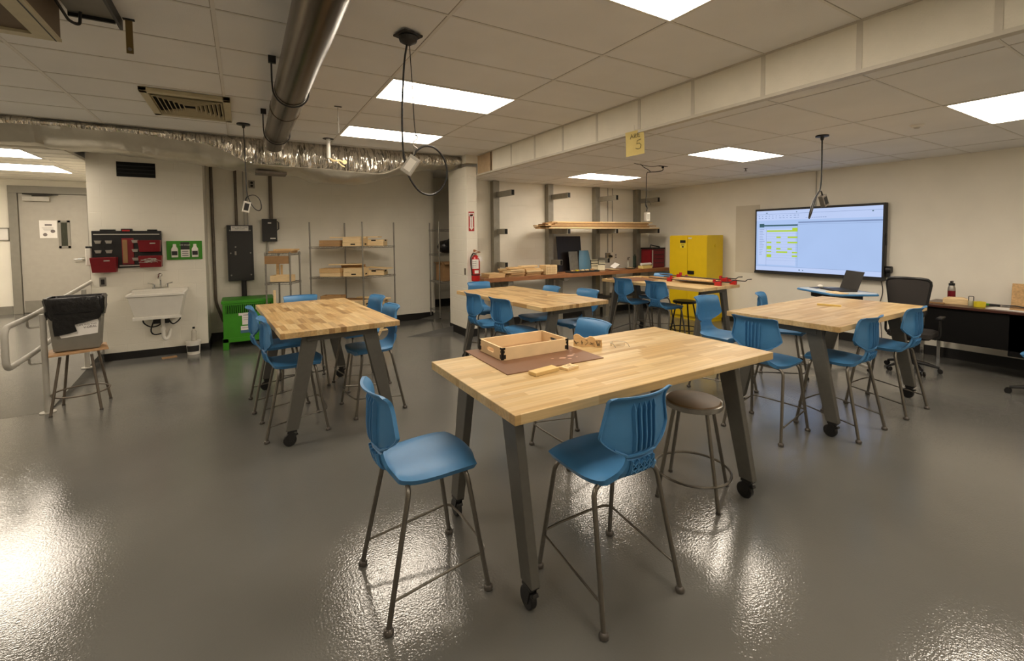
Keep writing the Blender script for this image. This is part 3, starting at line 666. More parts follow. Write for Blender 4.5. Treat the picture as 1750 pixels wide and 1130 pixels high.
f = MB(); f.cbox(0, -.05, .975, .18, .045, .025); f.tube([(0, -.05, .98), (0, -.05, 1.10), (0, -.08, 1.15), (0, -.16, 1.155), (0, -.20, 1.12)], .012, 10, bend=.03); f.sphere((0, -.055, 1.155), .030, sz=1)
fa = build('faucet', f, M['chrome'], t, smooth=True)
for sx in (-1, 1):
    f = MB(); f.cyl(sx*.075, -.05, .985, 1.025, .016); f.tube([(sx*.075, -.05, 1.03), (sx*.14, -.07, 1.05)], .007, 8); build('tap_handle', f, M['chrome'], fa, smooth=True)
build('drain_pipe', MB().tube([(.03, -.22, .61), (.03, -.22, .30), (.06, -.22, .26), (.09, -.20, .30), (.09, -.02, .36)], .022, 12, bend=.04).cyl(.03, -.22, .40, .43, .032), M['white'], t, smooth=True)
for sx, pts in ((-1, [(-.20,-.1,.60),(-.20,-.08,.50),(-.12,-.06,.43),(-.02,-.05,.46),(.0,-.03,.56)]), (-1, [(-.06,-.08,.60),(-.12,-.1,.40),(-.08,-.12,.33),(.02,-.1,.34)]), (1, [(.21,-.1,.60),(.21,-.08,.52),(.13,-.05,.45),(.08,-.03,.50),(.06,-.03,.58)])):
    build('supply_hose', MB().tube(smoothcurve(pts, 5), .009, 8), M['dark'], t, smooth=True)
build('trap_bracket', MB().box(-.10, .08, -.06, -.005, .47, .60), M['dark'], t)
t = thing('tool_organizer', 'black wall organizer with red bins above the sink, beside the green eyewash board', 'organizer', (-1.36, ys, 1.51))
X0, X1 = -.365, .375
build('back_board', MB().box(X0, X1, -.05, -.002, -.235, .27).box(-.28, -.12, -.052, -.004, .27, .29).box(.22, .33, -.052, -.004, .27, .29).box(-.06, .06, -.055, -.004, .255, .30), M['dark'], t, bev=.006)
build('top_trim', MB().box(X0+.02, X1-.02, -.056, -.05, .215, .230).box(-.09, X1-.14, -.056, -.05, -.215, -.20), M['lgrey'], t)
build('badge', MB().box(-.045, .035, -.060, -.055, .265, .285), M['redp'], t)
def bin_(x0, x1, z0, z1, d=.14, full=False):
    m = MB(); m.rings([ring(x0+.012, x1-.012, -.05-d*.7, -.05, z0), ring(x0, x1, -.05-d, -.05, z1), ring(x0+.006, x1-.006, -.05-d+.008, -.056, z1), ring(x0+.018, x1-.018, -.05-d*.7+.008, -.056, z0+.01)])
    b = build('bin', m, M['red'], t, bev=.004)
    build('bin_label_slot', MB().box((x0+x1)/2+.01, (x0+x1)/2+.07, -.05-d-.003, -.05-d+.004, z1-.05, z1-.035), M['lgrey'], b)
    if full: 
        k = MB()
        for i in range(14): 
            cx = rnd.uniform(x0+.05, x1-.05); k.tube([(cx-.05, -.19+rnd.uniform(-.006,.0), z0+.07+rnd.uniform(0,.06)), (cx+.05, -.192, z0+.06+rnd.uniform(0,.08))], .003, 4)
        build('zip_ties', k, M['lgrey'], b)
bin_(.13, X1, -.02, .14); bin_(.13, X1+.01, -.235, -.075, .15, True); bin_(X0+.002, -.10, -.285, -.085, .16)
m = MB(); m.box(-.055, .07, -.075, -.05, -.19, .17); build('red_channel', m, M['red'], t, bev=.005); build('tape_roll_stack', MB().box(-.045, .005, -.085, -.075, -.17, .15), M['card'], t)
for cx, cz in ((-.30,.12),(-.19,.12),(-.30,-.01),(-.19,-.01),(.085,.125),(.085,0.0),(.085,-.12)):
    build('small_cup', MB().rings([ring(cx-.035, cx+.035, -.085, -.05, cz+.02), ring(cx-.025, cx+.025, -.075, -.05, cz-.02)]), M['lgrey'], t)
t = thing('eyewash_board', 'green wall board with two eyewash bottles right of the black organizer', 'eyewash station', (-.725, ys, 1.50))
build('board', MB().box(-.21, .21, -.02, -.002, -.135, .135), M['green'], t, bev=.004)
for x in (-.115, .125):
    m = MB(); m.rings([ring(x-.038, x+.038, -.055, -.02, -.10), ring(x-.038, x+.038, -.055, -.02, .02), ring(x-.02, x+.02, -.048, -.022, .055), ring(x-.018, x+.018, -.046, -.024, .09)])
    b = build('bottle', m, M['white'], t, bev=.004); build('bottle_label', MB().box(x-.033, x+.033, -.057, -.054, -.07, -.01), M['panel'], b)
b = build('instruction_card', MB().box(-.045, .06, -.026, -.02, -.10, .115), M['white'], t); 
build('card_print', MB().box(-.045, .06, -.0275, -.026, .01, .115).box(-.03, .045, -.0275, -.026, -.02, -.01).box(-.03, .045, -.0275, -.026, -.05, -.04).box(-.03, .045, -.0275, -.026, -.08, -.07), M['panel'], b)
text_part('card_heading', 'EYE WASH', .026, M['white'], b, (.007, -.0282, .075), (pi/2, 0, 0))
t = thing('air_grille', 'black rectangular air opening high on the sink wall', 'vent', (-1.235, ys, 2.625))
build('frame', MB().box(-.21, .21, -.012, -.001, -.10, .10), M['void'], t); build('louvre', MB().cbox(0, -.016, -.05, .40, .01, .012, 0, .5).cbox(0, -.016, 0, .40, .01, .012, 0, .5).cbox(0, -.016, .05, .40, .01, .012, 0, .5), M['dark'], t)
t = thing('wall_outlet', 'small steel outlet plate on the sink wall beside the sink', 'outlet', (-1.64, ys, 1.09))
build('plate', MB().box(-.035, .035, -.012, -.001, -.06, .06), M['steel'], t, bev=.002); build('socket', MB().box(-.018, .018, -.015, -.012, -.035, .035), M['dark'], t)
t = thing('soap_dispenser', 'white soap dispenser at the left edge of the sink wall behind the red bin', 'dispenser', (-1.752, ys, 1.45))
build('body', MB().box(-.032, .022, -.10, -.002, -.13, .10), M['white'], t, bev=.01); build('cap', MB().box(-.028, .018, -.095, -.005, .10, .125), M['dark'], t)
t = thing('compound_bucket', 'small white bucket with black label on the floor by the sink wall', 'bucket', (-.655, 7.93, 0))
build('pail', MB().lathe([(.075, .0), (.088, .17), (.080, .17), (.07, .02)], n=24), M['white'], t, smooth=True); build('lid', MB().lathe([(.094, .165), (.096, .19), (.088, .195), (.02, .193)], n=24), M['white'], t, smooth=True)
build('label', MB().rings([[(cos(a)*r, sin(a)*r, z) for a in [pi+.5+i*.17 for i in range(13)]] for r, z in ((.0815, .045), (.0868, .13))], close=False), M['panel'], t)
t = thing('spray_bottle', 'clear bottle standing on the lid of the white bucket', 'bottle', (-.645, 7.93, .197))
build('bottle', MB().lathe([(.034, 0), (.035, .02), (.034, .13), (.015, .155), (.014, .17)], n=18), mat('clear_bottle', (190, 184, 170), rough=.15, var=.1), t, smooth=True); build('bottle_cap', MB().cyl(0, 0, .17, .195, .016), M['dark'], t)
t = build('cardboard_scrap', MB().cbox(0, 0, .003, .17, .10, .006, .2), M['card'], None); t.location = (-.93, 7.86, 0); tag(t, 'flat cardboard scrap on the floor below the sink', 'cardboard')

# ================================================================ PANEL WALL
yp = 8.75
t = thing('breaker_panel', 'tall dark grey breaker panel on the beige wall above the green heater', 'electrical panel', (-.03, yp, 1.425))
build('cabinet', MB().box(-.185, .18, -.12, -.002, -.455, .455), M['panel'], t, bev=.004); build('door', MB().box(-.16, .155, -.128, -.12, -.43, .34), M['panel'], t, bev=.003)
lb = build('label', MB().box(-.125, .12, -.124, -.12, .36, .44), M['paper'], t); text_part('label_print', 'ELECTRICAL PANEL\nKEEP CLEAR', .026, M['ink'], lb, (0, -.1246, .408), (pi/2, 0, 0))
m = MB()
for x, z in ((-.14,.37),(.14,.37),(-.14,0),(.14,0),(-.14,-.36),(.14,-.36)): m.disc((x, -.13, z), (0,1,0), .012, .012, 10)
build('screw', m, M['steel'], t); build('latch', MB().box(-.085, -.06, -.145, -.128, -.03, .03).disc((-.07, -.14, .10), (0,1,0), .012, .01), M['steel'], t)
t = thing('disconnect_switch', 'small dark switch box right of the breaker panel', 'switch box', (.405, yp, 1.80))
build('box', MB().box(-.115, .105, -.11, -.002, -.19, .19), M['panel'], t, bev=.004); build('label', MB().box(-.03, .02, -.114, -.11, .11, .13).box(0, .08, -.114, -.11, -.15, -.13), M['paper'], t)
build('lever', MB().tube([(.105, -.05, .0), (.135, -.06, .02), (.135, -.06, .13), (.11, -.06, .15)], .008, 8), M['dark'], t)
def conduit(pts, r, label, bend=.06, m='conduit'):
    o = build('conduit', MB().tube(pts, r, 10, bend=bend), M[m], None, smooth=True); return tag(o, label, 'pipe')
conduit([(-.405, 8.72, ZH), (-.40, 8.72, .62), (-.30, 8.70, .30), (-.24, 8.70, .34)], .022, 'long vertical conduit at the corner of the sink wall', .1)
conduit([(-.075, 8.69, 1.881), (-.075, 8.69, 2.95)], .021, 'thick conduit rising from the breaker panel')
conduit([(.035, 8.71, 1.881), (.035, 8.71, 2.9)], .010, 'first thin conduit above the breaker panel', m='lgrey')
conduit([(.085, 8.71, 1.881), (.085, 8.71, 2.9)], .010, 'second thin conduit above the breaker panel, right of the first', m='lgrey')
conduit([(.0, 8.68, .60), (.0, 8.68, .968)], .038, 'thick duct between the breaker panel and the green heater', m='panel')
conduit([(.43, 8.69, 1.992), (.43, 8.69, 2.72), (.43, 8.69, 2.9)], .028, 'bent dark conduit rising from the switch box')
conduit([(.37, 8.70, 1.608), (.37, 8.70, 1.50), (.36, 8.71, 1.40)], .018, 'white conduit stub below the switch box', m='lgrey')
t = thing('wall_outlet', 'dark outlet high on the wall above the switch box', 'outlet', (.16, yp, 2.565))
build('plate', MB().box(-.045, .045, -.012, -.001, -.065, .065), M['steel'], t, bev=.002); build('socket', MB().disc((0,-.014,.025),(0,1,0),.02,.008).disc((0,-.014,-.025),(0,1,0),.02,.008), M['void'], t)

# green heater
t = thing('green_heater', 'bright green cabinet heater with louvred top on two legs', 'heater', (0.035, 8.20, 0))
X0, X1, Y0, Y1 = -.33, .36, -.30, .24
build('body', MB().box(X0+.01, X1-.01, Y0+.01, Y1, .17, .69), M['green'], t, bev=.003); build('top', MB().box(X0-.005, X1+.005, Y0, Y1+.01, .69, .735), M['green'], t, bev=.004)
build('lower_rail', MB().box(X0, X1, Y0, Y0+.03, .11, .175), M['green'], t, bev=.003)
for x in (X0, X1-.075):
    for y in (Y0, Y1-.05): build('leg', MB().box(x, x+.075, y, y+.05, 0, .17), M['green'], t, bev=.003)
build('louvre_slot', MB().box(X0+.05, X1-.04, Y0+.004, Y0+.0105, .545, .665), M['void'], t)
m = MB(); x = X0+.06
while x < X1-.05: m.cbox(x, Y0, .605, .010, .018, .12, .5); x += .0265
build('louvre_fin', m, M['green'], t)
b = build('poster', MB().box(-.075, .035, Y0+.005, Y0+.0095, .36, .54), M['paper'], t); build('poster_strip', MB().box(-.12, .05, Y0+.004, Y0+.0085, .50, .54).box(-.095, .055, Y0+.003, Y0+.0085, .28, .34), M['paper'], t)
build('poster_print', MB().box(-.06, .02, Y0+.0035, Y0+.005, .50, .51).box(-.06, .02, Y0+.0035, Y0+.005, .46, .465).box(-.06, .0, Y0+.0035, Y0+.005, .43, .435).box(-.0, .02, Y0+.0035, Y0+.005, .385, .40).box(-.08, .04, Y0+.002, Y0+.003, .31, .315), M['faint'], b)
build('blue_strip', MB().box(-.10, .05, Y0+.004, Y0+.009, .235, .28), M['bluebin'], t)

# ================================================================ WIRE SHELVES
def wire_shelf(label, P4, top, levels, foot=0.0, group='wire shelving units'):
    """P4 = four post corners in order around"""
    cx = sum(p[0] for p in P4)/4; cy = sum(p[1] for p in P4)/4
    t = thing('wire_shelf_unit', label, 'shelving', (cx, cy, foot), 0, group)
    Q = [(p[0]-cx, p[1]-cy) for p in P4]
    for x, y in Q: 
        pt = build('post', MB().cyl(x, y, 0.02, top-foot, .0127, 10), M['steel'], t, smooth=True); build('foot', MB().cyl(x, y, 0, .02, .016, 10), M['dark'], pt)
    for z in levels:
        z -= foot; m = MB()
        for i in range(4):
            a, b_ = Q[i], Q[(i+1) % 4]
            for dz in (0, -.028): m.tube([(a[0], a[1], z+dz), (b_[0], b_[1], z+dz)], .0035, 6)
            n = 14; zz = []
            for k in range(n+1):
                q = k/n; zz.append((a[0]+(b_[0]-a[0])*q, a[1]+(b_[1]-a[1])*q, z-(.026 if k % 2 else .002)))
            m.tube(zz, .0022, 4)
        for k in range(1, 22):
            q = k/22; a = [Q[0][j]+(Q[1][j]-Q[0][j])*q for j in (0, 1)]; b_ = [Q[3][j]+(Q[2][j]-Q[3][j])*q for j in (0, 1)]
            m.tube([(a[0], a[1], z+.001), (b_[0], b_[1], z+.001)], .002, 4)
        for x, y in Q: m.cyl(x, y, z-.035, z+.006, .018, 10)
        build('wire_shelf', m, M['steel'], t)
    return t
BIG = [(1.75, 7.90), (2.36, 8.14), (1.60, 8.62), (0.985, 8.38)]
wire_shelf('large wire shelving unit stacked with wooden trays, behind the left table', BIG, 1.93, (1.51, .99, .47), group=None)
SM = [(.618, 7.73), (.785, 8.05), (.49, 8.18), (.292, 7.86)]
wire_shelf('small wire shelving unit right of the green heater', SM, 1.447, (1.427, .976), group=None)
wire_shelf('wire shelving unit half hidden behind the white block pier', [(3.175, 8.0), (4.1, 8.0), (4.1, 8.45), (3.16, 8.45)], 1.94, (1.80, 1.33, .81, .26), foot=.105, group=None)
def tray(loc, rz, L_=.45, W_=.30, H_=.07, m='pine2', label='wooden tray', group=None, tilt=0, slot=True):
    t = thing('wooden_tray', label, 'tray', loc, rz, group); t.rotation_euler = (tilt, 0, rz)
    th = .013
    b = MB(); b.box(-L_/2, L_/2, -W_/2, -W_/2+th, 0, H_).box(-L_/2, L_/2, W_/2-th, W_/2, 0, H_)
    b.box(-L_/2, -L_/2+th, -W_/2+th, W_/2-th, 0, H_).box(L_/2-th, L_/2, -W_/2+th, W_/2-th, 0, H_)
    build('sides', b, M[m], t)
    build('bottom', MB().box(-L_/2+th, L_/2-th, -W_/2+th, W_/2-th, .004, .010), M['ply'], t)
    if slot:
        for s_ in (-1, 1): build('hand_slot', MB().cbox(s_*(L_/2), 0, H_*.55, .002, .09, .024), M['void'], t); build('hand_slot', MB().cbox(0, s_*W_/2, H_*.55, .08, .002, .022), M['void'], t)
    return t
def lerp4(P4, u, v):
    a = [P4[0][j]+(P4[1][j]-P4[0][j])*u for j in (0, 1)]; b_ = [P4[3][j]+(P4[2][j]-P4[3][j])*u for j in (0, 1)]
    return (a[0]+(b_[0]-a[0])*v, a[1]+(b_[1]-a[1])*v)
A0 = math.atan2(8.38-7.90, .985-1.75)      # along the long side
tl = {1: 'wooden tray, top shelf of the large unit', 2: 'wooden tray, middle shelf of the large unit', 3: 'wooden tray, lowest shelf of the large unit'}
tray_spec = {1: [[('pine2', .06, 0), ('pine2', .075, .06)], [('pine3', .05, 0), ('pine3', .05, .1)], [('pine2', .075, -.05), ('pine2', .03, .12)], [('pine', .06, .05), ('pine3', .03, .15)]],
             2: [[('pine2', .07, .03), ('pine2', .07, -.08)], [('pine2', .06, .04), ('pine', .075, -.04)], [('pine2', .06, -.04), ('pine2', .02, .25)], [('pine', .07, .05), ('pine3', .075, -.05), ('pine3', .03, .08)]],
             3: [[('pine2', .06, .04), ('pine2', .02, .2)], [('pine3', .10, 0), ('pine3', .08, .1)], [('pine2', .05, .1), ('pine2', .025, .3)], [('pine3', .09, 0)]]}
where = ['at the near corner', 'at the left end', 'at the right corner', 'at the back']
for lev in (1, 2, 3):
    for ci, (u, v) in enumerate(((.27, .31), (.27, .76), (.75, .22), (.75, .66))):
        z = (1.51, .99, .47)[lev-1]+.005
        for k, (mm, H_, da) in enumerate(tray_spec[lev][ci]):
            x, y = lerp4(BIG, u, v); jx, jy = rnd.uniform(-.006, .006), rnd.uniform(-.004, .004)
            tray((x+jx*k, y+jy*k, z), A0+da*.1, .355, .235, H_, mm, '%s, %s, %s' % (tl[lev], where[ci], 'resting on the wire' if k == 0 else 'lying on another tray'), 'wooden trays on the large wire shelving unit', 0, slot=(k == 0 and ci in (0, 3)) or (k == 1 and ci == 2))
            z += H_+.004
for i, (u, v, z, L_, a, lab) in enumerate([(.3, .45, 1.656, .62, .06, 'long board lying across the trays on the top shelf of the large unit'), (.62, .30, 1.66, .50, -.22, 'short board on the trays at the right of the top shelf, large unit'),
        (.35, .55, 1.186, .56, .12, 'board lying across the trays on the middle shelf of the large unit'), (.80, .20, 1.11, .62, -.6, 'board sticking out to the right of the middle shelf, large unit'), (.70, .25, .572, .66, -.35, 'wide board on the lowest shelf of the large unit, sticking out to the right')]):
    x, y = lerp4(BIG, u, v); o = build('shelf_board', MB().box(-L_/2, L_/2, -.065, .065, 0, .02), M['pine2'], None, bev=.001); o.location = (x, y, z); o.rotation_euler.z = A0+a; tag(o, lab, 'board')
for i, (lev, u, v, z, L_, W_, H_, m) in enumerate([(1,.5,.5,1.434,.34,.26,.03,'pine3'),(1,.6,.4,1.467,.32,.2,.025,'pine'),(2,.40,.5,.984,.30,.2,.10,'pine2')]):
    x, y = lerp4(SM, u, v)
    tray((x, y, z), A0+.1, L_, W_, H_, m, ('shallow wooden tray on top of the small wire unit', 'second thin tray lying on top of the small wire unit', 'pale wooden tray on the middle shelf of the small wire unit')[i], None, slot=False)
t = build('cardboard_box', MB().box(-.17, .17, -.01, .01, 0, .12), M['card'], None); t.location = (.44, 7.765, 1.27); t.rotation_euler.z = radians(-22); tag(t, 'brown cardboard flap hanging at the front of the small wire unit top', 'cardboard')
t = build('wood_offcut', MB().box(-.02, .02, -.02, .02, 0, .27).box(.04, .07, -.02, .02, 0, .25), M['pine'], None, bev=.002); t.location = (.47, 8.10, .984); tag(t, 'two short upright wooden sticks behind the pale tray on the small unit', 'wood offcut')
t = build('wood_stick', MB().box(-.018, .018, -.012, .012, 0, .86), M['pine2'], None, bev=.002); t.location = (.40, 7.84, 0.0); tag(t, 'upright pale wooden stick standing right of the green heater', 'wood stick')
t = thing('wood_trestle', 'pale wooden brackets and offcuts leaning behind the right chairs of the left table', 'wood offcut', (2.02, 7.62, 0), radians(20))
build('brace', MB().cbox(0, 0, .22, .05, .03, .46, 0, 0, .6).cbox(.1, .02, .22, .05, .03, .46, 0, 0, -.5), M['pine2'], t); build('crossbar', MB().cbox(0, 0, .10, .46, .06, .02), M['pine2'], t)
# contents of the unit behind the pier
t = thing('duffel_bag', 'black duffel bag on the wire shelf behind the block pier', 'bag', (3.45, 8.18, 1.345))
m = MB(); rs = []
for i in range(13):
    q = i/12; r = .135*(1-abs(2*q-1)**4)+.02; rs.append([(-.24+.48*q, cos(a)*r*.95, .125+sin(a)*r*.85+.01*sin(5*a+i)) for a in [2*pi*k/14 for k in range(14)]])
m.rings(rs); build('body', m, M['bag'], t, smooth=True); build('strap', MB().tube([(-.1,-.13,.16),(-.08,-.12,.27),(.08,-.12,.27),(.1,-.13,.16)], .012, 6, bend=.05), M['dark'], t)
t = build('red_case', MB().box(-.06, .10, -.16, .16, 0, .22), M['redp'], None, bev=.01); t.location = (3.76, 8.2, 1.335); tag(t, 'red case beside the black duffel bag', 'case')
t = thing('cardboard_box', 'brown cardboard box on the wire shelf under the duffel bag', 'box', (3.47, 8.2, .815))
build('carton', MB().box(-.22, .28, -.17, .17, 0, .36), M['card'], t, bev=.004); build('flap', MB().cbox(-.24, 0, .33, .10, .30, .005, 0, 0, .6).cbox(0, -.20, .345, .4, .10, .005, 0, .5), M['card'], t); build('tape', MB().box(-.03, .03, -.1715, -.17, 0, .36), M['pine3'], t)

# ================================================================ FOIL DUCT, ROUND DUCT AND OTHER CEILING THINGS
zf = [(-4.6,2.90),(-2.17,2.90),(-1.69,2.915),(-.67,2.905),(-.52,2.885),(-.2,2.80),(-.06,2.73),(.14,2.65),(.77,2.64),(1.61,2.62),(1.83,2.63),(2.16,2.77),(2.95,2.84),(3.16,2.85)]
zb = [(-4.6,2.705),(-2.2,2.705),(-1.5,2.735),(-.68,2.68),(-.4,2.66),(-.1,2.60),(.7,2.57),(.9,2.50),(1.3,2.48),(1.55,2.48),(1.85,2.56),(2.3,2.70),(2.8,2.82),(3.16,2.83)]
def ip(tab, x):
    for (a, b_), (c_, d) in zip(tab, tab[1:]):
        if x <= c_: return b_+(d-b_)*max(0, (x-a)/(c_-a))
    return tab[-1][1]
r3 = random.Random(11); rs = []; N = 190
ph = [r3.uniform(0, 6) for _ in range(8)]
for i in range(N+1):
    x = -4.6+7.74*i/N; f, b_ = ip(zf, x), ip(zb, x); f = min(f, b_+.20) if x > -1 else f
    big = 1.0 if x > -.5 else .35
    wr = lambda k, A=.012: A*big*(sin(x*23+ph[0]+k*1.3)*.5+sin(x*51+ph[1]+k*2.1)*.4+sin(x*9+ph[2]+k)*.7)+r3.uniform(-.003, .003)
    seam = -.02 if any(abs(x-s_) < .03 for s_ in (-2.9, -1.95, -.62, .25, .75, 1.32, 1.95)) else 0
    sec = [(6.96, ZH+.002), (6.90+wr(0)-seam, ZH-(ZH-f)*.15), (6.86+wr(1)-seam, ZH-(ZH-f)*.35), (6.845+wr(2)-seam, ZH-(ZH-f)*.6), (6.855+wr(3)-seam, ZH-(ZH-f)*.85), (6.885+wr(4, .010), f+wr(5, .010)), (6.95, (f*.55+b_*.45)+wr(6, .016)), (7.06, b_+.012+wr(7, .016)), (7.25, b_+wr(8, .014)), (7.5, b_+.01+wr(9, .012)), (7.68, b_+.06), (7.74, ZH-.06), (7.72, ZH+.002)]
    if x < -1.9: sec = [(6.845+(y-6.845)*.5, z) for y, z in sec]
    rs.append([(x, y, z) for y, z in sec])
m = MB(); n = len(rs[0]); fs = []
m.add([p for r in rs for p in r], []); 
for i in range(N):
    for j in range(n-1):
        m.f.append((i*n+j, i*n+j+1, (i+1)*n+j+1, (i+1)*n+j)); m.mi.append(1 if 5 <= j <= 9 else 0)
m.f.append(tuple(range(n))); m.mi.append(0); m.f.append(tuple(N*n+j for j in range(n))[::-1]); m.mi.append(0)
t = thing('foil_duct', 'crinkled silver foil-wrapped air duct running along the ceiling to the pier', 'air duct', (0, 0, 0))
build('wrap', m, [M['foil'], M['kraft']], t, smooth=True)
for x in (-.62, .25, .75, 1.32, 1.95):
    f, b_ = ip(zf, x), ip(zb, x); f = min(f, b_+.2) if x > -1 else f
    build('foil_tape', MB().tube([(x, 6.93, ZH-.02), (x, 6.862, ZH-(ZH-f)*.35), (x, 6.852, ZH-(ZH-f)*.8), (x, 6.885, f-.004)], .012, 6), M['foil'], t, smooth=True)
b = build('bare_grille', MB().box(.18, .56, 7.05, 7.30, 2.545, 2.585), M['conduit'], t, bev=.004)
build('edge_thread', MB().tube(smoothcurve([(.15,6.87,2.64),(.5,6.865,2.63),(1.0,6.86,2.63),(1.5,6.86,2.615),(1.85,6.86,2.62),(2.15,6.86,2.76)], 6), .004, 6), M['kraft'], t, smooth=True)
t = thing('round_duct', 'large round brown metal duct hanging below the ceiling towards the foil duct', 'air duct', (.345, 0, 2.762))
m = MB(); pr_ = []; y = -2.4
rs = []
for y, r in [(-2.45,.113),(-.6,.113),(-.599,.117),(-.56,.117),(-.559,.113),(2.0,.113),(2.001,.117),(2.05,.117),(2.051,.113),(4.3,.113),(4.301,.117),(4.35,.117),(4.351,.113),(5.9,.113),(5.93,.105),(5.95,.02)]:
    rs.append([(cos(2*pi*k/40)*r, y, sin(2*pi*k/40)*r) for k in range(40)])
m.rings(rs); build('tube', m, M['pipe'], t, smooth=True)
for y in (3.78, 5.35):
    a = [(cos(q)*.122, y, sin(q)*.122) for q in [pi+.0-i*pi/14*-1 for i in range(15)]]
    m = MB().tube([(-.125, y, .20), (-.125, y, .05)]+a+[(.125, y, .02)], .006, 6); s_ = build('hanger_strap', m, M['dark'], t, smooth=True)
    build('hanger_clip', MB().cbox(-.12, y, .205, .05, .03, .05), M['dark'], s_)
# square supply diffuser
t = thing('ceiling_vent', 'cream square louvred air vent set in the high ceiling above the foil duct', 'vent', (-.40, 5.53, ZH-.004))
a = .34; m = MB()
for x0, x1, y0_, y1_ in ((-a,a,-a-.13,-a-.06),(-a,a,a+.06-.02,a+.13-.02),(-a,-a+.06,-a-.13,a+.11),(a-.06,a,-a-.13,a+.11)): m.box(x0, x1, y0_, y1_, -.035, 0)
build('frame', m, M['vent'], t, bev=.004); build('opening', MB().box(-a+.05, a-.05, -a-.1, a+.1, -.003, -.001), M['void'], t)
for k in range(7):
    s_ = .27-.036*k; m = MB(); 
    for sx in (-1, 1): m.cbox(sx*s_, 0, -.022, .006, 2*s_+.1, .035, 0, 0, sx*.5); m.cbox(0, sx*(s_+.06), -.022, 2*s_, .006, .035, 0, sx*.5)
    build('louvre', m, M['vent'], t)
# hung unit at top left
t = thing('hung_air_unit', 'dark brown box hanging from the ceiling with a cream bottom edge, top left corner', 'air handler', (0, 0, 0))
x1, x0, y0_, y1_, zb_ = -.855, -2.2, 1.6, 3.57, 2.79
build('housing', MB().box(x0, x1, y0_, y1_, zb_+.015, ZH), M['brown'], t)
build('bottom_frame', MB().box(x1-.10, x1+.004, y0_, y1_+.004, zb_, zb_+.015).box(x0, x1-.1, y1_-.06, y1_+.004, zb_, zb_+.015).box(x0, x1-.1, y0_, y0_+.1, zb_, zb_+.015), M['vent'], t)
build('edge_line', MB().box(x1-.022, x1-.016, y0_, y1_, zb_-.002, zb_), M['dark'], t)
t = thing('metal_duct_boot', 'grey sheet metal duct boot beside the hanging brown box', 'duct', (0, 0, 0))
build('boot', MB().box(-.80, -.59, 2.6, 3.50, ZH-.05, ZH), M['grey'], t); build('flange', MB().box(-.805, -.60, 3.50, 3.515, ZH-.07, ZH).box(-.60, -.585, 2.6, 3.62, ZH-.06, ZH), M['dark'], t)
build('cable', MB().tube([(-.83,3.3,ZH-.02),(-.80,3.5,ZH-.10),(-.76,3.52,ZH-.11),(-.74,3.46,ZH-.03)], .008, 6, bend=.03), M['dark'], t)
t = thing('hanging_strap', 'short brass-coloured strap hanging from the ceiling, left of the round duct', 'strap', (-.55, 3.58, ZH))
build('strap', MB().box(-.017, .017, -.002, .002, -.205, 0), mat('brass_strap', (128, 108, 66), rough=.5, metal=.4), t); build('bolt', MB().disc((0,-.004,-.18),(0,1,0),.010,.008), M['steel'], t); build('clip', MB().box(-.028, .028, -.01, .01, -.008, 0), M['dark'], t)
# drain fittings by the foil duct
t = thing('drain_pipe', 'white pipe dropping from the ceiling in front of the foil duct, with wires', 'pipe', (1.03, 6.52, 0))
build('pipe', MB().cyl(0, 0, 2.73, ZH-.004, .026, 14), M['white'], t, smooth=True); build('plate', MB().cyl(0, 0, ZH-.006, ZH-.001, .07, 14), M['dark'], t)
build('wires', MB().tube([(0,0,2.74),(.06,.0,2.70),(.14,.02,2.72),(.20,.04,2.69)], .012, 6, bend=.02).tube([(.10,.0,2.71),(.16,-.02,2.64),(.20,0,2.63)], .009, 6).disc((.21,.03,2.70),(.3,1,0),.03,.02), M['pine2'], t, smooth=True)
t = thing('sprinkler_drop', 'thin rod with a small hook hanging left of the far high ceiling light', 'rod', (.87, 4.87, 0))
build('rod', MB().cyl(0, 0, 2.72, ZH-.004, .005, 8).cyl(0, 0, 2.84, 2.87, .009, 8), M['lgrey'], t); build('cross_bar', MB().box(-.035, .035, -.005, .005, ZH-.012, ZH-.004), M['dark'], t)
# ================================================================ PENDANT OUTLETS
def canopy(t, z, r=.05): return build('canopy', MB().lathe([(.012, z-.05), (.02, z-.02), (r, z-.014), (r, z)], n=20), M['dark'], t, smooth=True)
def boxm(c, ang, tilt=0, m='lgrey', s=1.0):
    T = Matrix.Translation(c) @ Matrix.Rotation(ang, 4, 'Z') @ Matrix.Rotation(tilt, 4, 'Y')
    return MB(T).box(-.035*s, .035*s, -.025*s, .025*s, -.06*s, .06*s), MB(T).box(-.022*s, .022*s, -.028*s, -.025*s, -.04*s, .04*s), T
t = thing('pendant_outlet', 'hanging outlet box with a large black cord loop, nearest to the round duct', 'pendant outlet', (.97, 2.93, 0), 0, 'hanging power outlets')
build('canopy', MB().lathe([(.02, ZH-.075), (.055, ZH-.055), (.062, ZH-.03), (.05, ZH-.018), (.05, ZH)], n=18).cbox(0, 0, ZH-.018, .14, .13, .012, .3), M['panel'], t, smooth=False)
cd = [(-.005,0,ZH-.06),(-.03,0,2.78),(-.05,0,2.45),(-.045,0,2.2),(-.02,0,2.08),(.05,0,1.975),(.13,0,1.945),(.20,0,1.975),(.25,0,2.05),(.258,0,2.13),(.23,0,2.21),(.17,0,2.265),(.10,0,2.27),(.045,0,2.235),(.02,0,2.19)]
build('cord', MB().tube(smoothcurve(cd, 6), .0065, 8), M['dark'], t, smooth=True)
build('support_cable', MB().tube(smoothcurve([(.008,0,ZH-.06),(.02,0,2.7),(.03,0,2.45),(.04,0,2.33)], 4), .003, 6), M['panel'], t)
build('hook', MB().tube(smoothcurve([(.04,0,2.34),(.055,0,2.32),(.03,0,2.30),(.02,0,2.27),(.05,0,2.25),(.03,0,2.24),(.02,0,2.27)], 4), .004, 6).tube([(.03,0,2.25),(.025,0,2.20)], .006, 6), M['steel'], t)
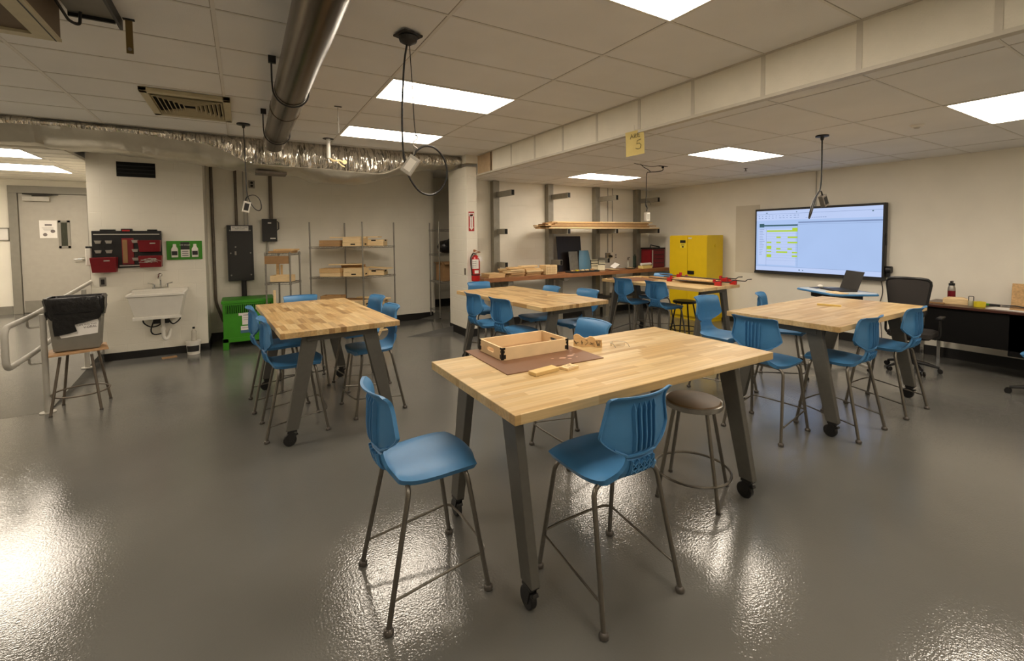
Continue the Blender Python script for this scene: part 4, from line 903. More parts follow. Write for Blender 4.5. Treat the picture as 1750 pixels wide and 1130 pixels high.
a, b_, T = boxm((.0, 0, 2.135), radians(-25), radians(35), s=1.05); build('box', a, M['lgrey'], t, bev=.004); build('outlet', b_, M['white'], t)
t = thing('pendant_outlet', 'hanging outlet box in front of the breaker panel, on a thin cord', 'pendant outlet', (.05, 6.15, 0), 0, 'hanging power outlets')
canopy(t, ZH, .07)
build('cord', MB().tube(smoothcurve([(0,0,ZH-.03),(.005,0,2.6),(.01,0,2.25),(.03,0,2.12),(.08,0,2.02),(.13,0,1.99),(.155,0,2.03),(.14,0,2.12),(.09,0,2.17),(.03,0,2.16),(0,0,2.13),(-.005,0,2.10)], 5), .005, 8), M['dark'], t, smooth=True)
a, b_, T = boxm((.0, 0, 2.03), radians(5), radians(12), s=1.05); build('box', a, M['white'], t, bev=.004); build('outlet', b_, M['dark'], t)
t = thing('pendant_outlet', 'hanging white outlet box over the lumber rack, its cord tied to two ceiling points', 'pendant outlet', (5.0, 4.60, 0), 0, 'hanging power outlets')
build('canopy', MB().box(.25, .42, -.02, .02, ZL-.006, ZL).cyl(.335, 0, ZL-.03, ZL-.004, .018, 10), M['dark'], t)
build('cord', MB().tube(smoothcurve([(.335,0,ZL-.02),(.33,0,2.61),(.20,0,2.58),(.06,0,2.565),(.0,0,2.53),(-.005,0,2.25),(-.02,0,2.12),(.01,0,2.06),(.005,0,2.0)], 5), .006, 8), M['dark'], t, smooth=True)
build('side_cord', MB().tube(smoothcurve([(-.12,0,ZL-.006),(-.06,0,2.63),(.03,0,2.60),(.08,0,2.57)], 5), .005, 6).tube(smoothcurve([(-.25,0,ZL-.004),(-.05,0,2.652),(.1,0,2.65),(.25,0,ZL-.004)], 5), .004, 6), M['dark'], t, smooth=True)
build('cord_coil', MB().tube([(.03+.05*cos(q), 0, 2.10+.05*sin(q)) for q in [2*pi*i/16 for i in range(13)]], .004, 6), M['dark'], t)
a, b_, T = boxm((.01, 0, 1.925), radians(0), 0, s=1.0); build('box', a, M['white'], t, bev=.004); build('outlet', b_, M['lgrey'], t)
t = thing('pendant_outlet', 'hanging steel outlet box in front of the display, its cord folded into a narrow loop', 'pendant outlet', (5.17, 2.40, 0), 0, 'hanging power outlets')
canopy(t, ZL, .06)
build('cord', MB().tube(smoothcurve([(0,0,ZL-.03),(.005,0,2.4),(.0,0,2.2),(-.03,0,2.10),(-.09,0,2.05),(-.15,0,1.99),(-.20,0,1.90),(-.225,0,1.82),(-.19,0,1.86),(-.12,0,1.99),(-.06,0,2.08),(.0,0,2.10),(.03,0,2.06)], 6), .0075, 8), M['dark'], t, smooth=True)
a, b_, T = boxm((.06, 0, 2.005), radians(-10), radians(-25), s=1.0); build('box', a, M['steel'], t, bev=.004); build('outlet', b_, M['dark'], t)
# note hung from the soffit edge
t = thing('paper_note', 'yellow paper note with handwriting hanging from the soffit edge', 'note', (3.335, 3.23, 2.685))
T = Matrix.Rotation(radians(-76), 4, 'Z') @ Matrix.Rotation(radians(-3), 4, 'Y')
m = MB(T)
for i in range(8):
    y0_, y1_ = .004*sin(i*.5), .004*sin((i+1)*.5); z0_, z1_ = -.03*i, -.03*(i+1)
    m.add([(-.10, y0_, z0_), (.10, y0_, z0_), (.10, y1_, z1_), (-.10, y1_, z1_), (-.10, y0_+.001, z0_), (.10, y0_+.001, z0_), (.10, y1_+.001, z1_), (-.10, y1_+.001, z1_)], [(0,1,2,3),(7,6,5,4),(0,3,7,4),(1,5,6,2),(0,4,5,1),(3,2,6,7)])
pn = build('sheet', m, M['note'], t)
def strokes(name, lines, T, m, par, r=.0022):
    b = MB(T)
    for l in lines: b.tube([(x, -.004, z) for x, z in l], r, 5)
    return build(name, b, m, par)
strokes('handwriting', [[(-.045,-.075),(-.028,-.03),(-.012,-.07)],[(-.04,-.055),(-.016,-.055)],[(.0,-.07),(.0,-.03),(.02,-.036),(.018,-.05),(.0,-.052),(.022,-.07)],[(.058,-.032),(.035,-.03),(.036,-.068),(.06,-.068)],[(.037,-.05),(.054,-.05)],
    [(.07,-.095),(.03,-.10),(.022,-.135),(.05,-.13),(.068,-.15),(.06,-.18),(.035,-.185),(.01,-.175)]], T, M['ink'], pn)
build('string', MB().tube([(.0, 0, .0), (.0, .0, .055)], .0012, 4), M['lgrey'], t)
t = thing('smoke_detector', 'small round white detector on the lower ceiling near the right light', 'smoke detector', (5.47, 1.73, ZL))
build('base', MB().lathe([(.04, -.022), (.052, -.012), (.055, 0)], n=20), M['white'], t, smooth=True); build('sensor', MB().lathe([(.018, -.034), (.028, -.022)], n=14), M['lgrey'], t)
t = build('fire_sprinkler', MB().cyl(0, 0, -.035, 0, .008, 8).cyl(0, 0, -.045, -.04, .02, 10).cyl(0, 0, -.004, 0, .03, 12), M['conduit'], None); t.location = (6.66, 4.15, ZL); tag(t, 'tiny sprinkler head behind the light in front of the display', 'sprinkler')

# ================================================================ PIER
t = thing('extinguisher_sign', 'red and white vertical extinguisher sign with a down arrow on the pier', 'sign', (3.235, 6.72, 1.91))
build('plate', MB().box(-.05, .05, -.004, -.001, -.16, .16), M['redp'], t)
m = MB(); m.box(-.028, .028, -.005, -.004, -.09, .115); m.add([(-.042,-.0045,-.09),(.042,-.0045,-.09),(0,-.0045,-.145)], [(0,1,2)]); m.box(-.045, .045, -.005, -.004, .085, .14); build('arrow', m, M['paper'], t)
text_part('sign_heading', 'FIRE', .034, M['redp'], t, (0, -.0058, .115), (pi/2, 0, 0))
text_part('sign_print', 'EXTINGUISHER', .026, M['redp'], t, (0, -.0058, -.01), (pi/2, pi/2, 0))
t = thing('fire_extinguisher', 'red fire extinguisher with a black hose hung on the block pier', 'fire extinguisher', (3.262, 6.635, .93))
build('cylinder', MB().lathe([(.055, 0), (.068, .012), (.07, .03), (.07, .36), (.06, .395), (.03, .42), (.022, .43)], n=28), M['redp'], t, smooth=True)
build('label', MB().rings([[(cos(a)*.0712, sin(a)*.0712, z) for a in [pi*1.02+i*.14 for i in range(14)]] for z in (.21, .36)], close=False), M['paper'], t)
build('inspection_tag', MB().rings([[(cos(a)*.0718, sin(a)*.0718, z) for a in [pi*1.28+i*.14 for i in range(8)]] for z in (.135, .185)], close=False), M['paper'], t)
m = MB()
for i in range(4): m.rings([[(cos(a)*.0722, sin(a)*.0722, z) for a in [pi*1.1+k*.14 for k in range(8)]] for z in (.235+.03*i, .242+.03*i)], close=False)
build('label_print', m, M['faint'], t)
build('valve', MB().cyl(0, 0, .42, .46, .018).disc((-.01, -.025, .445), (0,1,0), .016, .012), M['steel'], t, smooth=True)
build('grip', MB().cbox(.03, 0, .468, .11, .022, .012, 0, 0, -.15).cbox(.025, 0, .495, .10, .022, .010, 0, 0, .3).cbox(-.02, 0, .50, .03, .02, .04), M['bench'], t)
build('hose', MB().tube(smoothcurve([(0,-.01,.45),(-.05,-.02,.46),(-.09,-.02,.40),(-.095,-.02,.30),(-.085,-.02,.20),(-.076,-.02,.12)], 5), .010, 8), M['dark'], t, smooth=True)
build('paper_tag', MB().cbox(.06, -.055, .37, .05, .002, .09, 0, 0, -.4), M['paper'], t); build('wall_hook', MB().box(-.02, .02, .06, .084, .38, .44), M['steel'], t)
build('strap', MB().lathe([(.0705, .10), (.0735, .10), (.0735, .118), (.0705, .118)], n=28, cap=False), M['dark'], t)
t = build('door_strike', MB().box(-.004, 0, -.03, .03, -.055, .055), M['conduit'], None); t.location = (3.15, 6.80, 1.085); tag(t, 'small dark metal plate on the side of the pier beside the extinguisher', 'plate')

# ================================================================ WORKBENCH AND LUMBER RACK
t = thing('workbench', 'long wall workbench with a worn brown wooden top, covered with wood pieces', 'workbench', (0, 0, 0))
m = MB().rings([[(3.43,6.68,z),(7.95,6.66,z),(7.95,7.165,z),(3.43,7.165,z)] for z in (.885,.955)]); build('worktop', m, M['bench'], t, bev=.004)
for x in (3.98, 5.19, 6.39): build('support', MB().box(x-.05, x+.05, 6.72, 7.05, .82, .885).box(x-.05, x+.05, 6.9, 7.0, 0, .82), M['chgrey'], t)
build('lower_shelf', MB().box(6.1, 7.45, 6.8, 7.16, .40, .44), M['panel'], t)
t = thing('cantilever_rack', 'grey steel lumber rack of four uprights with arms on the back wall', 'rack', (0, 0, 0))
for i, x in enumerate((3.98, 5.19, 6.39, 7.58)):
    u = build('upright', MB().box(x-.085, x+.035, 7.17, 7.285, .0 if i < 3 else 0, ZL-.01).box(x+.035, x+.085, 7.25, 7.285, 0, ZL-.01), M['chgrey'], t, bev=.004)
    for z in (2.42, 1.755) + ((1.16,) if i < 3 else ()):
        if z < 1.5: l = .28
        elif i == 0 and z < 2: l = .28
        else: l = .52
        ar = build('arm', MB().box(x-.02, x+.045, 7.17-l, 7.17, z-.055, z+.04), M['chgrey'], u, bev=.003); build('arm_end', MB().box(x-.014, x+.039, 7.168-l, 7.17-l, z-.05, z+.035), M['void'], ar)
lg_ = 'lumber on the rack arms'
LB = []
for k, n in enumerate((4, 4, 4, 3, 3, 2)):
    for j in range(n):
        x0 = 4.60+rnd.uniform(0, .25)+.02*k; x1 = 7.74-rnd.uniform(0, .5)-.06*k
        if k == 5: x0, x1 = (4.9, 6.5) if j else (6.0, 7.4)
        LB.append((x0, x1, 6.70+.125*j, .115, 1.797+.0225*k, .020, rnd.choice(['pine', 'pine3', 'pine3', 'card', 'pine2']) if j or k else 'pine2'))
for i, (x0, x1, y, wd, z, th, mm) in enumerate(LB):
    o = build('lumber_board', MB().box(x0-(x0+x1)/2, x1-(x0+x1)/2, -wd/2, wd/2, 0, th), M[mm], None, bev=.0015); o.location = ((x0+x1)/2, y, z); o.rotation_euler.z = radians(rnd.uniform(-.08, .08))
    tag(o, 'long board lying on the arms of the lumber rack, one of the stack', 'board', lg_)
# wood pile on the bench
for x0, yy, n in ((3.70, 6.80, 2), (3.72, 7.00, 2), (4.10, 6.78, 5), (4.08, 6.99, 4), (4.47, 6.80, 4), (4.49, 7.00, 5)):
    for k in range(n):
        L_ = rnd.uniform(.27, .36); W_ = rnd.uniform(.11, .17); H_ = rnd.uniform(.026, .033)
        o = build('wood_offcut', MB().box(-L_/2, L_/2, -W_/2, W_/2, 0, H_), M[rnd.choice(['pine', 'pine2', 'pine', 'pine3'])], None, bev=.0015); o.location = (x0+rnd.uniform(-.018, .018), yy+rnd.uniform(-.012, .012), .956+.0335*k); o.rotation_euler.z = radians(rnd.uniform(-4, 4))
        tag(o, 'short wooden offcut in the loose pile at the left end of the workbench', 'wood offcut', 'pile of offcuts on the workbench')
t = thing('small_crate', 'small wooden crate with slatted front beside the offcut pile on the workbench', 'crate', (4.83, 6.80, .956), radians(4))
build('body', MB().box(-.13, .13, -.10, .10, 0, .012).box(-.13, .13, -.10, -.088, .0, .17).box(-.13, .13, .088, .10, 0, .17).box(-.13, -.118, -.09, .09, 0, .17).box(.118, .13, -.09, .09, 0, .17), M['pine2'], t)
m = MB(); 
for k in range(5): m.box(-.11+.045*k, -.108+.045*k+.006, -.102, -.1, .02, .15)
for k in range(3): m.box(-.12, .12, -.102, -.1, .04+.045*k, .044+.045*k)
build('slots', m, M['pine3'], t)
def lean(name, sx, sz, m, loc, rz, tilt, label, cat, th=.012):
    o = build(name, MB().box(-sx/2, sx/2, 0, th, 0, sz), m, None, bev=.002); o.location = loc; o.rotation_euler = (tilt, 0, rz); return tag(o, label, cat)
lean('black_board', .60, .70, mat('glossy_black_board', (24, 18, 17), rough=.35, var=.5, vs=6, stretch=(5, 1, .7)), (5.60, 7.10, .957), 0, -.12, 'glossy black board leaning on the wall behind the workbench', 'board')
lean('grey_sheet', .24, .40, M['teal'], (5.60, 6.98, .957), .1, -.13, 'grey metal sheet leaning before the black board', 'sheet')
m = MB(); rs = []
for i in range(8):
    z = .41*i/7; w_ = .15*(1-.25*(i/7)**3); rs.append([(w_*(-1+2*k/10), -.05*(1-(-1+2*k/10)**2)*1.0+z*.12, z) for k in range(11)]+[(w_*(-1+2*k/10), -.05*(1-(-1+2*k/10)**2)+z*.12+.006, z) for k in range(10, -1, -1)])
m.rings(rs); o = build('blue_shell', m, M['bluebin'], None, smooth=True); o.location = (5.86, 6.97, .957); tag(o, 'curved steel-blue plastic shell standing on the workbench', 'plastic shell')
t = thing('plastic_rack', 'tan rack with black rims leaning beside the blue shell', 'rack', (6.12, 7.0, .972), -.3)
build('panel', MB().cbox(0, 0, .10, .16, .02, .20, 0, -.15).cbox(.13, -.05, .08, .14, .02, .20, -.5, -.4), M['vent'], t); m = MB()
for k in range(4): m.cbox(0, -.012, .02+.055*k, .17, .012, .01, 0, -.15); m.cbox(.13, -.062, .01+.05*k, .14, .012, .01, -.5, -.4)
m.cbox(-.083, -.01, .1, .01, .02, .2, 0, -.15).cbox(.08, -.01, .1, .01, .02, .2, 0, -.15); build('rim', m, M['dark'], t)
t = thing('tool_tray', 'flat dark tray of small parts on the workbench before the black board', 'tray', (5.74, 6.80, .956), 0)
build('tray', MB().box(-.44, .24, -.11, .10, 0, .018).box(-.44, .24, -.11, -.10, .018, .035).box(-.44, .24, .09, .10, .018, .035), M['panel'], t)
for i in range(10):
    o = build('dowel_piece', MB().cyl(0, 0, -.03, .03, rnd.uniform(.012, .02), 8), M[rnd.choice(['pine2', 'pine', 'tape', 'pine3'])], None); o.location = (5.36+.06*i, 6.77+.03*(i % 2), .995); o.rotation_euler = (0, pi/2, pi/2+rnd.uniform(-.15, .15))
    tag(o, 'small pale wooden piece in the dark tray on the workbench', 'wood piece', 'small pieces in the dark tray')
for x, y, sx, sy, rz, label in ((6.42, 6.79, .26, .18, .3, 'crumpled tan paper on the workbench right of the dark tray'),):
    o = build('paper_sheet', MB().cbox(0, 0, .012, sx, sy, .004, 0, .06, .05), M['pine2'], None); o.location = (x, y, .968); o.rotation_euler.z = rz; tag(o, label, 'paper')
o = build('folded_sheet', MB().cbox(-.05, 0, .055, .16, .13, .003, 0, .3, -.5).cbox(.07, 0, .05, .13, .13, .003, 0, .3, .5), M['paper'], None); o.location = (6.54, 6.80, .995); tag(o, 'folded white sheet propped up on the workbench', 'paper')
t = thing('dish', 'dark round dish with sawdust on the workbench left of the paper roll', 'dish', (6.98, 6.86, .956)); build('plate', MB().lathe([(.08, 0), (.11, .02), (.105, .024), (.02, .012)], n=24), M['dark'], t, smooth=True); build('sawdust', MB().lathe([(.085, .021), (.01, .028)], n=20), M['pine2'], t)
t = thing('paper_stack', 'tan stack of paper under a white roll at the right end of the workbench', 'paper', (7.34, 6.78, .956)); build('stack', MB().cbox(0, 0, .03, .30, .13, .06, .03), M['note'], t, bev=.004)
o = build('paper_roll', MB().disc((0, 0, 0), (1, .1, 0), .028, .32, 14), M['paper'], None, smooth=True); o.location = (7.36, 6.78, 1.046); tag(o, 'white paper roll lying on the tan stack', 'paper roll')
t = thing('tool_box', 'red metal tool chest with drawers on the workbench beside the yellow cabinet', 'tool chest', (7.74, 6.92, .956))
build('case', MB().box(-.16, .22, -.12, .20, .0, .40), M['maroon'], t, bev=.006); build('side_panel', MB().box(-.166, -.16, -.08, .19, .03, .36), M['red'], t); build('lid', MB().box(-.17, .23, -.13, .21, .40, .43), M['dark'], t, bev=.005)
build('corner_strip', MB().box(-.168, -.145, -.126, -.118, .02, .38), M['lgrey'], t)
for k in range(4): 
    d = build('drawer', MB().box(-.14, .21, -.126, -.12, .03+.09*k, .11+.09*k), M['maroon'], t, bev=.002); build('drawer_pull', MB().box(-.12, .19, -.132, -.126, .095+.09*k, .105+.09*k), M['dark'], d)
build('handle', MB().tube([(-.1,0,.43),(-.08,0,.49),(.1,.02,.46),(.2,0,.44)], .012, 8), M['dark'], t)
t = thing('spray_can', 'slim dark green bottle on the workbench by the tool chest', 'bottle', (7.34, 7.08, .956)); build('body', MB().box(-.03, .03, -.02, .02, 0, .26), mat('dark_green_plastic', (44, 62, 54), rough=.4), t, bev=.005); build('cap', MB().cyl(0, 0, .26, .29, .012), M['dark'], t)
t = thing('squeeze_bottle', 'clear bottle with grey pump on the workbench below the rack', 'bottle', (7.16, 7.10, .956)); build('body', MB().lathe([(.035, 0), (.036, .11), (.012, .15), (.012, .17)], n=16), mat('cloudy_bottle', (170, 166, 150), rough=.3), t, smooth=True); build('pump', MB().cyl(0, 0, .17, .22, .02, 10).cbox(.02, 0, .225, .06, .015, .015), M['grey'], t)
t = thing('hand_drill', 'dark hand tool standing on the workbench beside the third rack upright', 'power tool', (6.24, 7.10, .956)); build('body', MB().cyl(0, 0, 0, .12, .05, 14).cbox(.07, 0, .12, .10, .05, .05).cbox(-.05, 0, .10, .03, .03, .2), M['dark'], t, bev=.004); build('knob', MB().cyl(.1, 0, .145, .17, .015, 10), M['grey'], t)
t = thing('wall_outlet', 'white double outlet on the back wall above the workbench', 'outlet', (6.985, 7.3, 1.21)); build('plate', MB().box(-.04, .04, -.008, -.001, -.065, .065), M['white'], t, bev=.002); build('socket', MB().box(-.016, .016, -.011, -.008, .01, .04).box(-.016, .016, -.011, -.008, -.04, -.01), M['grey'], t)
t = thing('outlet_box', 'grey metal outlet box with a plug on the back wall, left of the white outlet', 'outlet', (6.74, 7.3, 1.22)); build('box', MB().box(-.06, .05, -.05, -.001, -.07, .07), M['steel'], t, bev=.003); build('plug', MB().disc((.03,-.06,0),(0,1,0),.03,.03).cbox(.08, -.04, -.01, .05, .03, .04), M['dark'], t)
conduit([(6.745, 7.285, 1.296), (6.745, 7.285, ZL-.002)], .010, 'thin grey conduit running up from the grey outlet box', m='lgrey'); conduit([(6.88, 7.285, 1.296), (6.88, 7.285, ZL-.002)], .010, 'thin grey conduit just right of the third rack upright, second one', m='lgrey')

# yellow cabinet
t = thing('flammables_cabinet', 'yellow steel safety cabinet with two doors beside the workbench', 'cabinet', (7.47, 5.81, 0))
build('body', MB().box(.0, .47, -.43, .43, .05, 1.65), M['yellow'], t, bev=.006); build('plinth', MB().box(.01, .46, -.42, .42, 0, .05), M['yellow'], t)
for y0_, y1_ in ((-.425, -.003), (.003, .425)):
    d = build('door', MB().box(-.022, 0, y0_, y1_, .07, 1.635), M['yellow'], t, bev=.004)
    if y0_ > 0: lb = build('warning_label', MB().box(-.0235, -.022, .04, .17, 1.40, 1.53), mat('label_yellow', (236, 214, 60), rough=.5), d); build('label_band', MB().box(-.0245, -.0235, .04, .17, 1.50, 1.555), M['dark'], lb); build('label_text', MB().box(-.0245, -.0235, .06, .15, 1.47, 1.48).box(-.0245, -.0235, .06, .15, 1.45, 1.455).box(-.0245, -.0235, .085, .125, 1.41, 1.44), M['ink'], lb)
    else: build('door_latch', MB().box(-.045, -.022, -.16, -.02, .90, .965), M['dark'], d, bev=.004)
build('hinge', MB().box(-.024, 0, -.436, -.428, .1, 1.6), M['yellow'], t); build('vent_cap', MB().disc((.24, -.434, 1.45), (0,1,0), .03, .01), M['yellow'], t); build('lock_rivet', MB().box(-.024, -.022, -.10, -.02, 1.585, 1.61), M['paper'], t)

# ================================================================ DISPLAY
t = thing('wall_display', 'large flat display on the right wall showing a spreadsheet', 'display', (7.93, 3.775, 1.535))
W2, H2 = .955, .565
build('housing', MB().box(-.03, .055, -W2, W2, -H2, H2), M['dark'], t, bev=.006); build('wall_mount', MB().box(.055, .07, -.35, .35, -.25, .25), M['steel'], t)
build('bottom_bar', MB().box(-.036, -.03, -W2, W2, -H2, -H2+.035), M['panel'], t)
build('side_ports', MB().box(-.01, .02, -W2-.012, -W2, -.05, .12), M['panel'], t); build('speaker', MB().disc((.03, -W2-.04, -.40), (0,1,0), .05, .06).cbox(.03, -W2-.03, -.48, .03, .04, .06), M['dark'], t)
# screen image: u to the right (towards -y), v down, both 0..1
m = MB(); a, b_ = W2-.028, H2-.045
def q(u0, u1, v0, v1, mi, d): 
    m.m = mi; y0_, y1_ = a-2*a*u0, a-2*a*u1; z0_, z1_ = b_-2*b_*v0+.01, b_-2*b_*v1+.01; x = -.0305-d*.0004
    m.add([(x, y0_, z1_), (x, y1_, z1_), (x, y1_, z0_), (x, y0_, z0_)], [(0, 1, 2, 3)])
q(0, 1, 0, 1, 0, 0); q(0, 1, 0, .16, 1, 1); q(.02, .36, .30, .90, 1, 1); q(0, 1, .93, 1, 1, 1)
q(0, 1, .056, .060, 4, 2); q(.38, 1, .195, .215, 4, 2) ; q(.38, 1, .235, .238, 4, 2); q(0, 1, .925, .928, 4, 2); q(.095, .097, .30, .92, 4, 2); q(.375, .377, .22, .92, 4, 2)
q(.03, .375, .235, .26, 3, 3); q(.03, .075, .215, .275, 3, 3)
for (u0, u1, v0, v1) in ((.10,.33,.325,.352),(.33,.375,.29,.352),(.19,.23,.43,.455),(.29,.375,.43,.455),(.10,.145,.515,.54),(.19,.23,.515,.54),(.29,.375,.515,.54),(.10,.145,.585,.64),(.19,.23,.62,.645),(.29,.33,.62,.645),(.10,.145,.67,.69),(.19,.29,.672,.698),(.33,.375,.678,.70),(.10,.145,.725,.775),(.33,.375,.735,.76)): q(u0, u1, v0, v1, 2, 3)
for k in range(22): q(.10, .375, .36+.022*k, .3615+.022*k, 4, 2) if k % 2 else None
for k in range(24):
    v = .085 if k < 12 else .12; u = .02+(k % 12)*.032; q(u, u+rnd.uniform(.008, .024), v, v+.008, 4, 2)
for k in range(10): q(.44+k*.017, .452+k*.017, .13, .137, 4, 2)
q(.09, .105, .03, .042, 3, 3); q(.36, .368, .03, .044, 3, 3); q(.93, .94, .065, .08, 3, 3); q(.39, .40, .955, .975, 3, 3); q(.42, .428, .96, .975, 3, 3); q(.79, .835, .958, .985, 5, 3); q(.875, .882, .965, .98, 3, 3)
for k in range(16): q(.03, .03+rnd.uniform(.02, .05), .31+.028*k, .316+.028*k, 4, 2)
build('screen', m, [M['scr'], M['scr2'], M['scrg'], M['scrd'], M['scrk'], M['scrr']], t)
o = build('power_cord', MB().tube(smoothcurve([(7.990, 2.88, .96), (7.990, 2.86, .80), (7.98, 2.90, .55), (7.97, 2.86, .30), (7.96, 2.84, .012)], 5), .005, 6), M['panel'], None); tag(o, 'thin dark cord hanging down the wall below the right end of the display', 'cord')
o = build('wall_patch', MB().box(7.997, 8.0, 4.70, 5.16, .95, 2.19), wall_mat('fresh_wall_patch', (208, 200, 182), blocks=False, bump=.1), None); tag(o, 'slightly darker painted rectangle on the wall left of the display', 'wall patch')
conduit([(7.985, 3.78, ZL-.002), (7.99, 3.78, 2.11)], .008, 'flat cable cover on the wall above the display', m='lgrey')

# ================================================================ LECTERN, LAPTOP, DESK
t = thing('lectern_cart', 'small standing desk with a blue-edged top in front of the display', 'standing desk', (6.32, 2.74, 0), radians(58))
pl = [(-.38,-.22),(-.30,-.27),(.30,-.27),(.38,-.22),(.38,.20),(.32,.27),(-.32,.27),(-.38,.20)]
build('desktop', MB().prism(pl, .93, .952), mat('pale_top', (196, 200, 200), rough=.4), t, bev=.004)
build('edge_band', MB().tube([(x*1.005, y*1.005, .941) for x, y in pl], .013, 6, closed=True), M['blue'], t)
build('column', MB().box(-.035, .035, -.025, .025, .06, .93), M['lgrey'], t, bev=.004); build('basket', MB().box(-.22, .22, -.17, -.165, .86, .92).box(-.22, .22, .16, .165, .86, .92).box(-.22, -.215, -.17, .16, .86, .92).box(.215, .22, -.17, .16, .86, .92).box(-.22, .22, -.17, .16, .858, .862), M['dark'], t)
b = build('base', MB().cbox(0, 0, .055, .06, .50, .03).cbox(.0, .24, .055, .56, .05, .03).cbox(0, -.24, .055, .56, .05, .03), M['lgrey'], t, bev=.004)
for x in (-.26, .26):
    for y in (-.24, .24): build('castor_wheel', MB().disc((x, y, .025), (1, 0, 0), .025, .02, 14), M['dark'], b)
t = thing('laptop', 'dark laptop standing open on the blue-edged standing desk', 'laptop', (6.36, 2.73, .953), radians(54))
build('keyboard_base', MB().box(-.17, .17, -.12, .12, 0, .016), M['panel'], t, bev=.003); T = Matrix.Translation((0, -.12, .016)) @ Matrix.Rotation(radians(18), 4, 'X')
build('screen_lid', MB(T).box(-.17, .17, -.004, .004, 0, .235), M['panel'], t, bev=.003)
o = build('mouse_pad', MB().box(-.075, .075, -.10, .10, 0, .004), M['dark'], None); o.location = (6.13, 2.52, .953) if False else (6.46, 3.0, .953); o.location = (6.47, 2.985, .953); o.rotation_euler.z = radians(58); tag(o, 'black mouse pad on the standing desk left of the laptop', 'mouse pad')
o = build('computer_mouse', MB().sphere((0, 0, .02), .035, sz=.6), M['white'], None, smooth=True); o.location = (6.44, 2.97, .959); tag(o, 'white mouse on the standing desk beside the laptop', 'mouse')
o = build('notepad', MB().cbox(0, 0, .005, .22, .12, .010), M['pine2'], None); o.location = (6.05, 2.61, .953); o.rotation_euler.z = radians(58); tag(o, 'pale notepad at the front edge of the standing desk', 'notepad')

t = thing('office_desk', 'black desk with a dark wood top along the right wall', 'desk', (7.30, 0, 0))
build('desktop', MB().box(0, .66, .55, 2.26, .745, .775), mat('mahogany_laminate', (70, 40, 32), rough=.3, var=.15, vs=4, stretch=(1, 6, 1)), t, bev=.004)
build('modesty_panel', MB().box(.03, .05, .60, 2.19, .33, .745), M['deskblack'], t); build('side_panel', MB().box(.05, .45, 2.17, 2.19, .36, .745), M['deskblack'], t)
build('drawer_pedestal', MB().box(.03, .60, .62, 1.46, .27, .745), M['deskblack'], t, bev=.004)
for x, y in ((.04, 2.20), (.60, 2.20), (.04, .62), (.60, .62)): build('leg', MB().box(x-.018, x+.018, y-.018, y+.018, 0, .745), M['chrome'], t, bev=.003)
def put(name, mb, m, loc, label, cat, rz=0, **k):
    o = build(name, mb, m, None, **k); o.location = loc; o.rotation_euler.z = rz; return tag(o, label, cat)
ZD = .776
t = thing('water_bottle', 'maroon metal water bottle on the black desk', 'bottle', (7.70, 2.04, ZD)); build('body', MB().lathe([(.036, 0), (.038, .01), (.038, .15)], n=20), M['maroon'], t, smooth=True); build('steel_band', MB().lathe([(.0385, .15), (.036, .185), (.026, .215)], n=20), M['steel'], t, smooth=True); build('bottle_cap', MB().cyl(0, 0, .215, .245, .030, 16).cbox(0, 0, .258, .05, .02, .03).cbox(-.03, 0, .235, .06, .02, .012, 0, 0, .2), M['dark'], t)
put('box_block', MB().rings([ring(-.11, .11, -.04, .04, 0), ring(-.11, .11, -.04, .04, .065), ring(-.08, .06, -.03, .03, .085)]), M['pine2'], (7.56, 1.965, ZD), 'pale wooden block on the desk between the two bottles', 'wood block', radians(100))
t = thing('small_jar', 'small clear jar with a wire handle on the desk', 'jar', (7.52, 1.815, ZD)); build('jar', MB().lathe([(.026, 0), (.028, .05), (.02, .065)], n=16), mat('jar_glass', (170, 166, 140), rough=.2), t, smooth=True); build('wire_handle', MB().tube([(-.0,-.022,.06),(0,-.022,.115),(0,.022,.115),(0,.022,.06)], .004, 6, bend=.008), M['dark'], t)
t = thing('tape_roll', 'roll of bright yellow tape on the desk', 'tape', (7.50, 1.735, ZD)); build('roll', MB().lathe([(.028, 0), (.052, 0), (.052, .062), (.028, .062), (.028, 0)], n=24, cap=False), M['tape'], t, smooth=True)
put('orange_knife', MB().cbox(0, 0, .01, .14, .03, .018).cbox(-.09, 0, .008, .06, .015, .008), M['card'], (7.42, 2.10, ZD), 'small orange-brown knife at the left end of the desk', 'knife', radians(95), bev=.003)
t = thing('screwdriver', 'green and black screwdriver lying on the desk beside the yellow tape', 'screwdriver', (7.66, 1.66, ZD+.016), radians(80)); build('handle', MB().tube([(-.06,0,0),(.03,0,0)], .014, 10), M['dark'], t, smooth=True); build('grip', MB().tube([(.03,0,0),(.06,0,0)], .013, 10), M['green'], t, smooth=True); build('shaft', MB().tube([(-.06,0,0),(-.15,0,-.004)], .003, 6), M['steel'], t)
put('paper_sheet', MB().cbox(0, 0, .003, .32, .22, .005), M['paper'], (7.48, 1.49, ZD), 'white paper on the desk right of the yellow tape', 'paper', radians(80))
put('wood_piece', MB().cbox(0, 0, .008, .16, .05, .012), M['pine3'], (7.46, 1.40, ZD+.006), 'brown flat wood piece lying over the white paper on the desk', 'wood piece', radians(95))
put('black_cable', MB().tube(smoothcurve([(-.15,0,.006),(-.05,.02,.008),(.05,-.01,.02),(.15,.01,.006)], 4), .006, 6), M['dark'], (7.74, 1.45, ZD), 'dark cable lying on the desk before the strand board', 'cable', radians(90))
lean('strand_board', .40, .27, M['osb'], (7.90, 1.36, ZD), radians(90), .12, 'square of tan strand board leaning on the wall at the right edge', 'board')

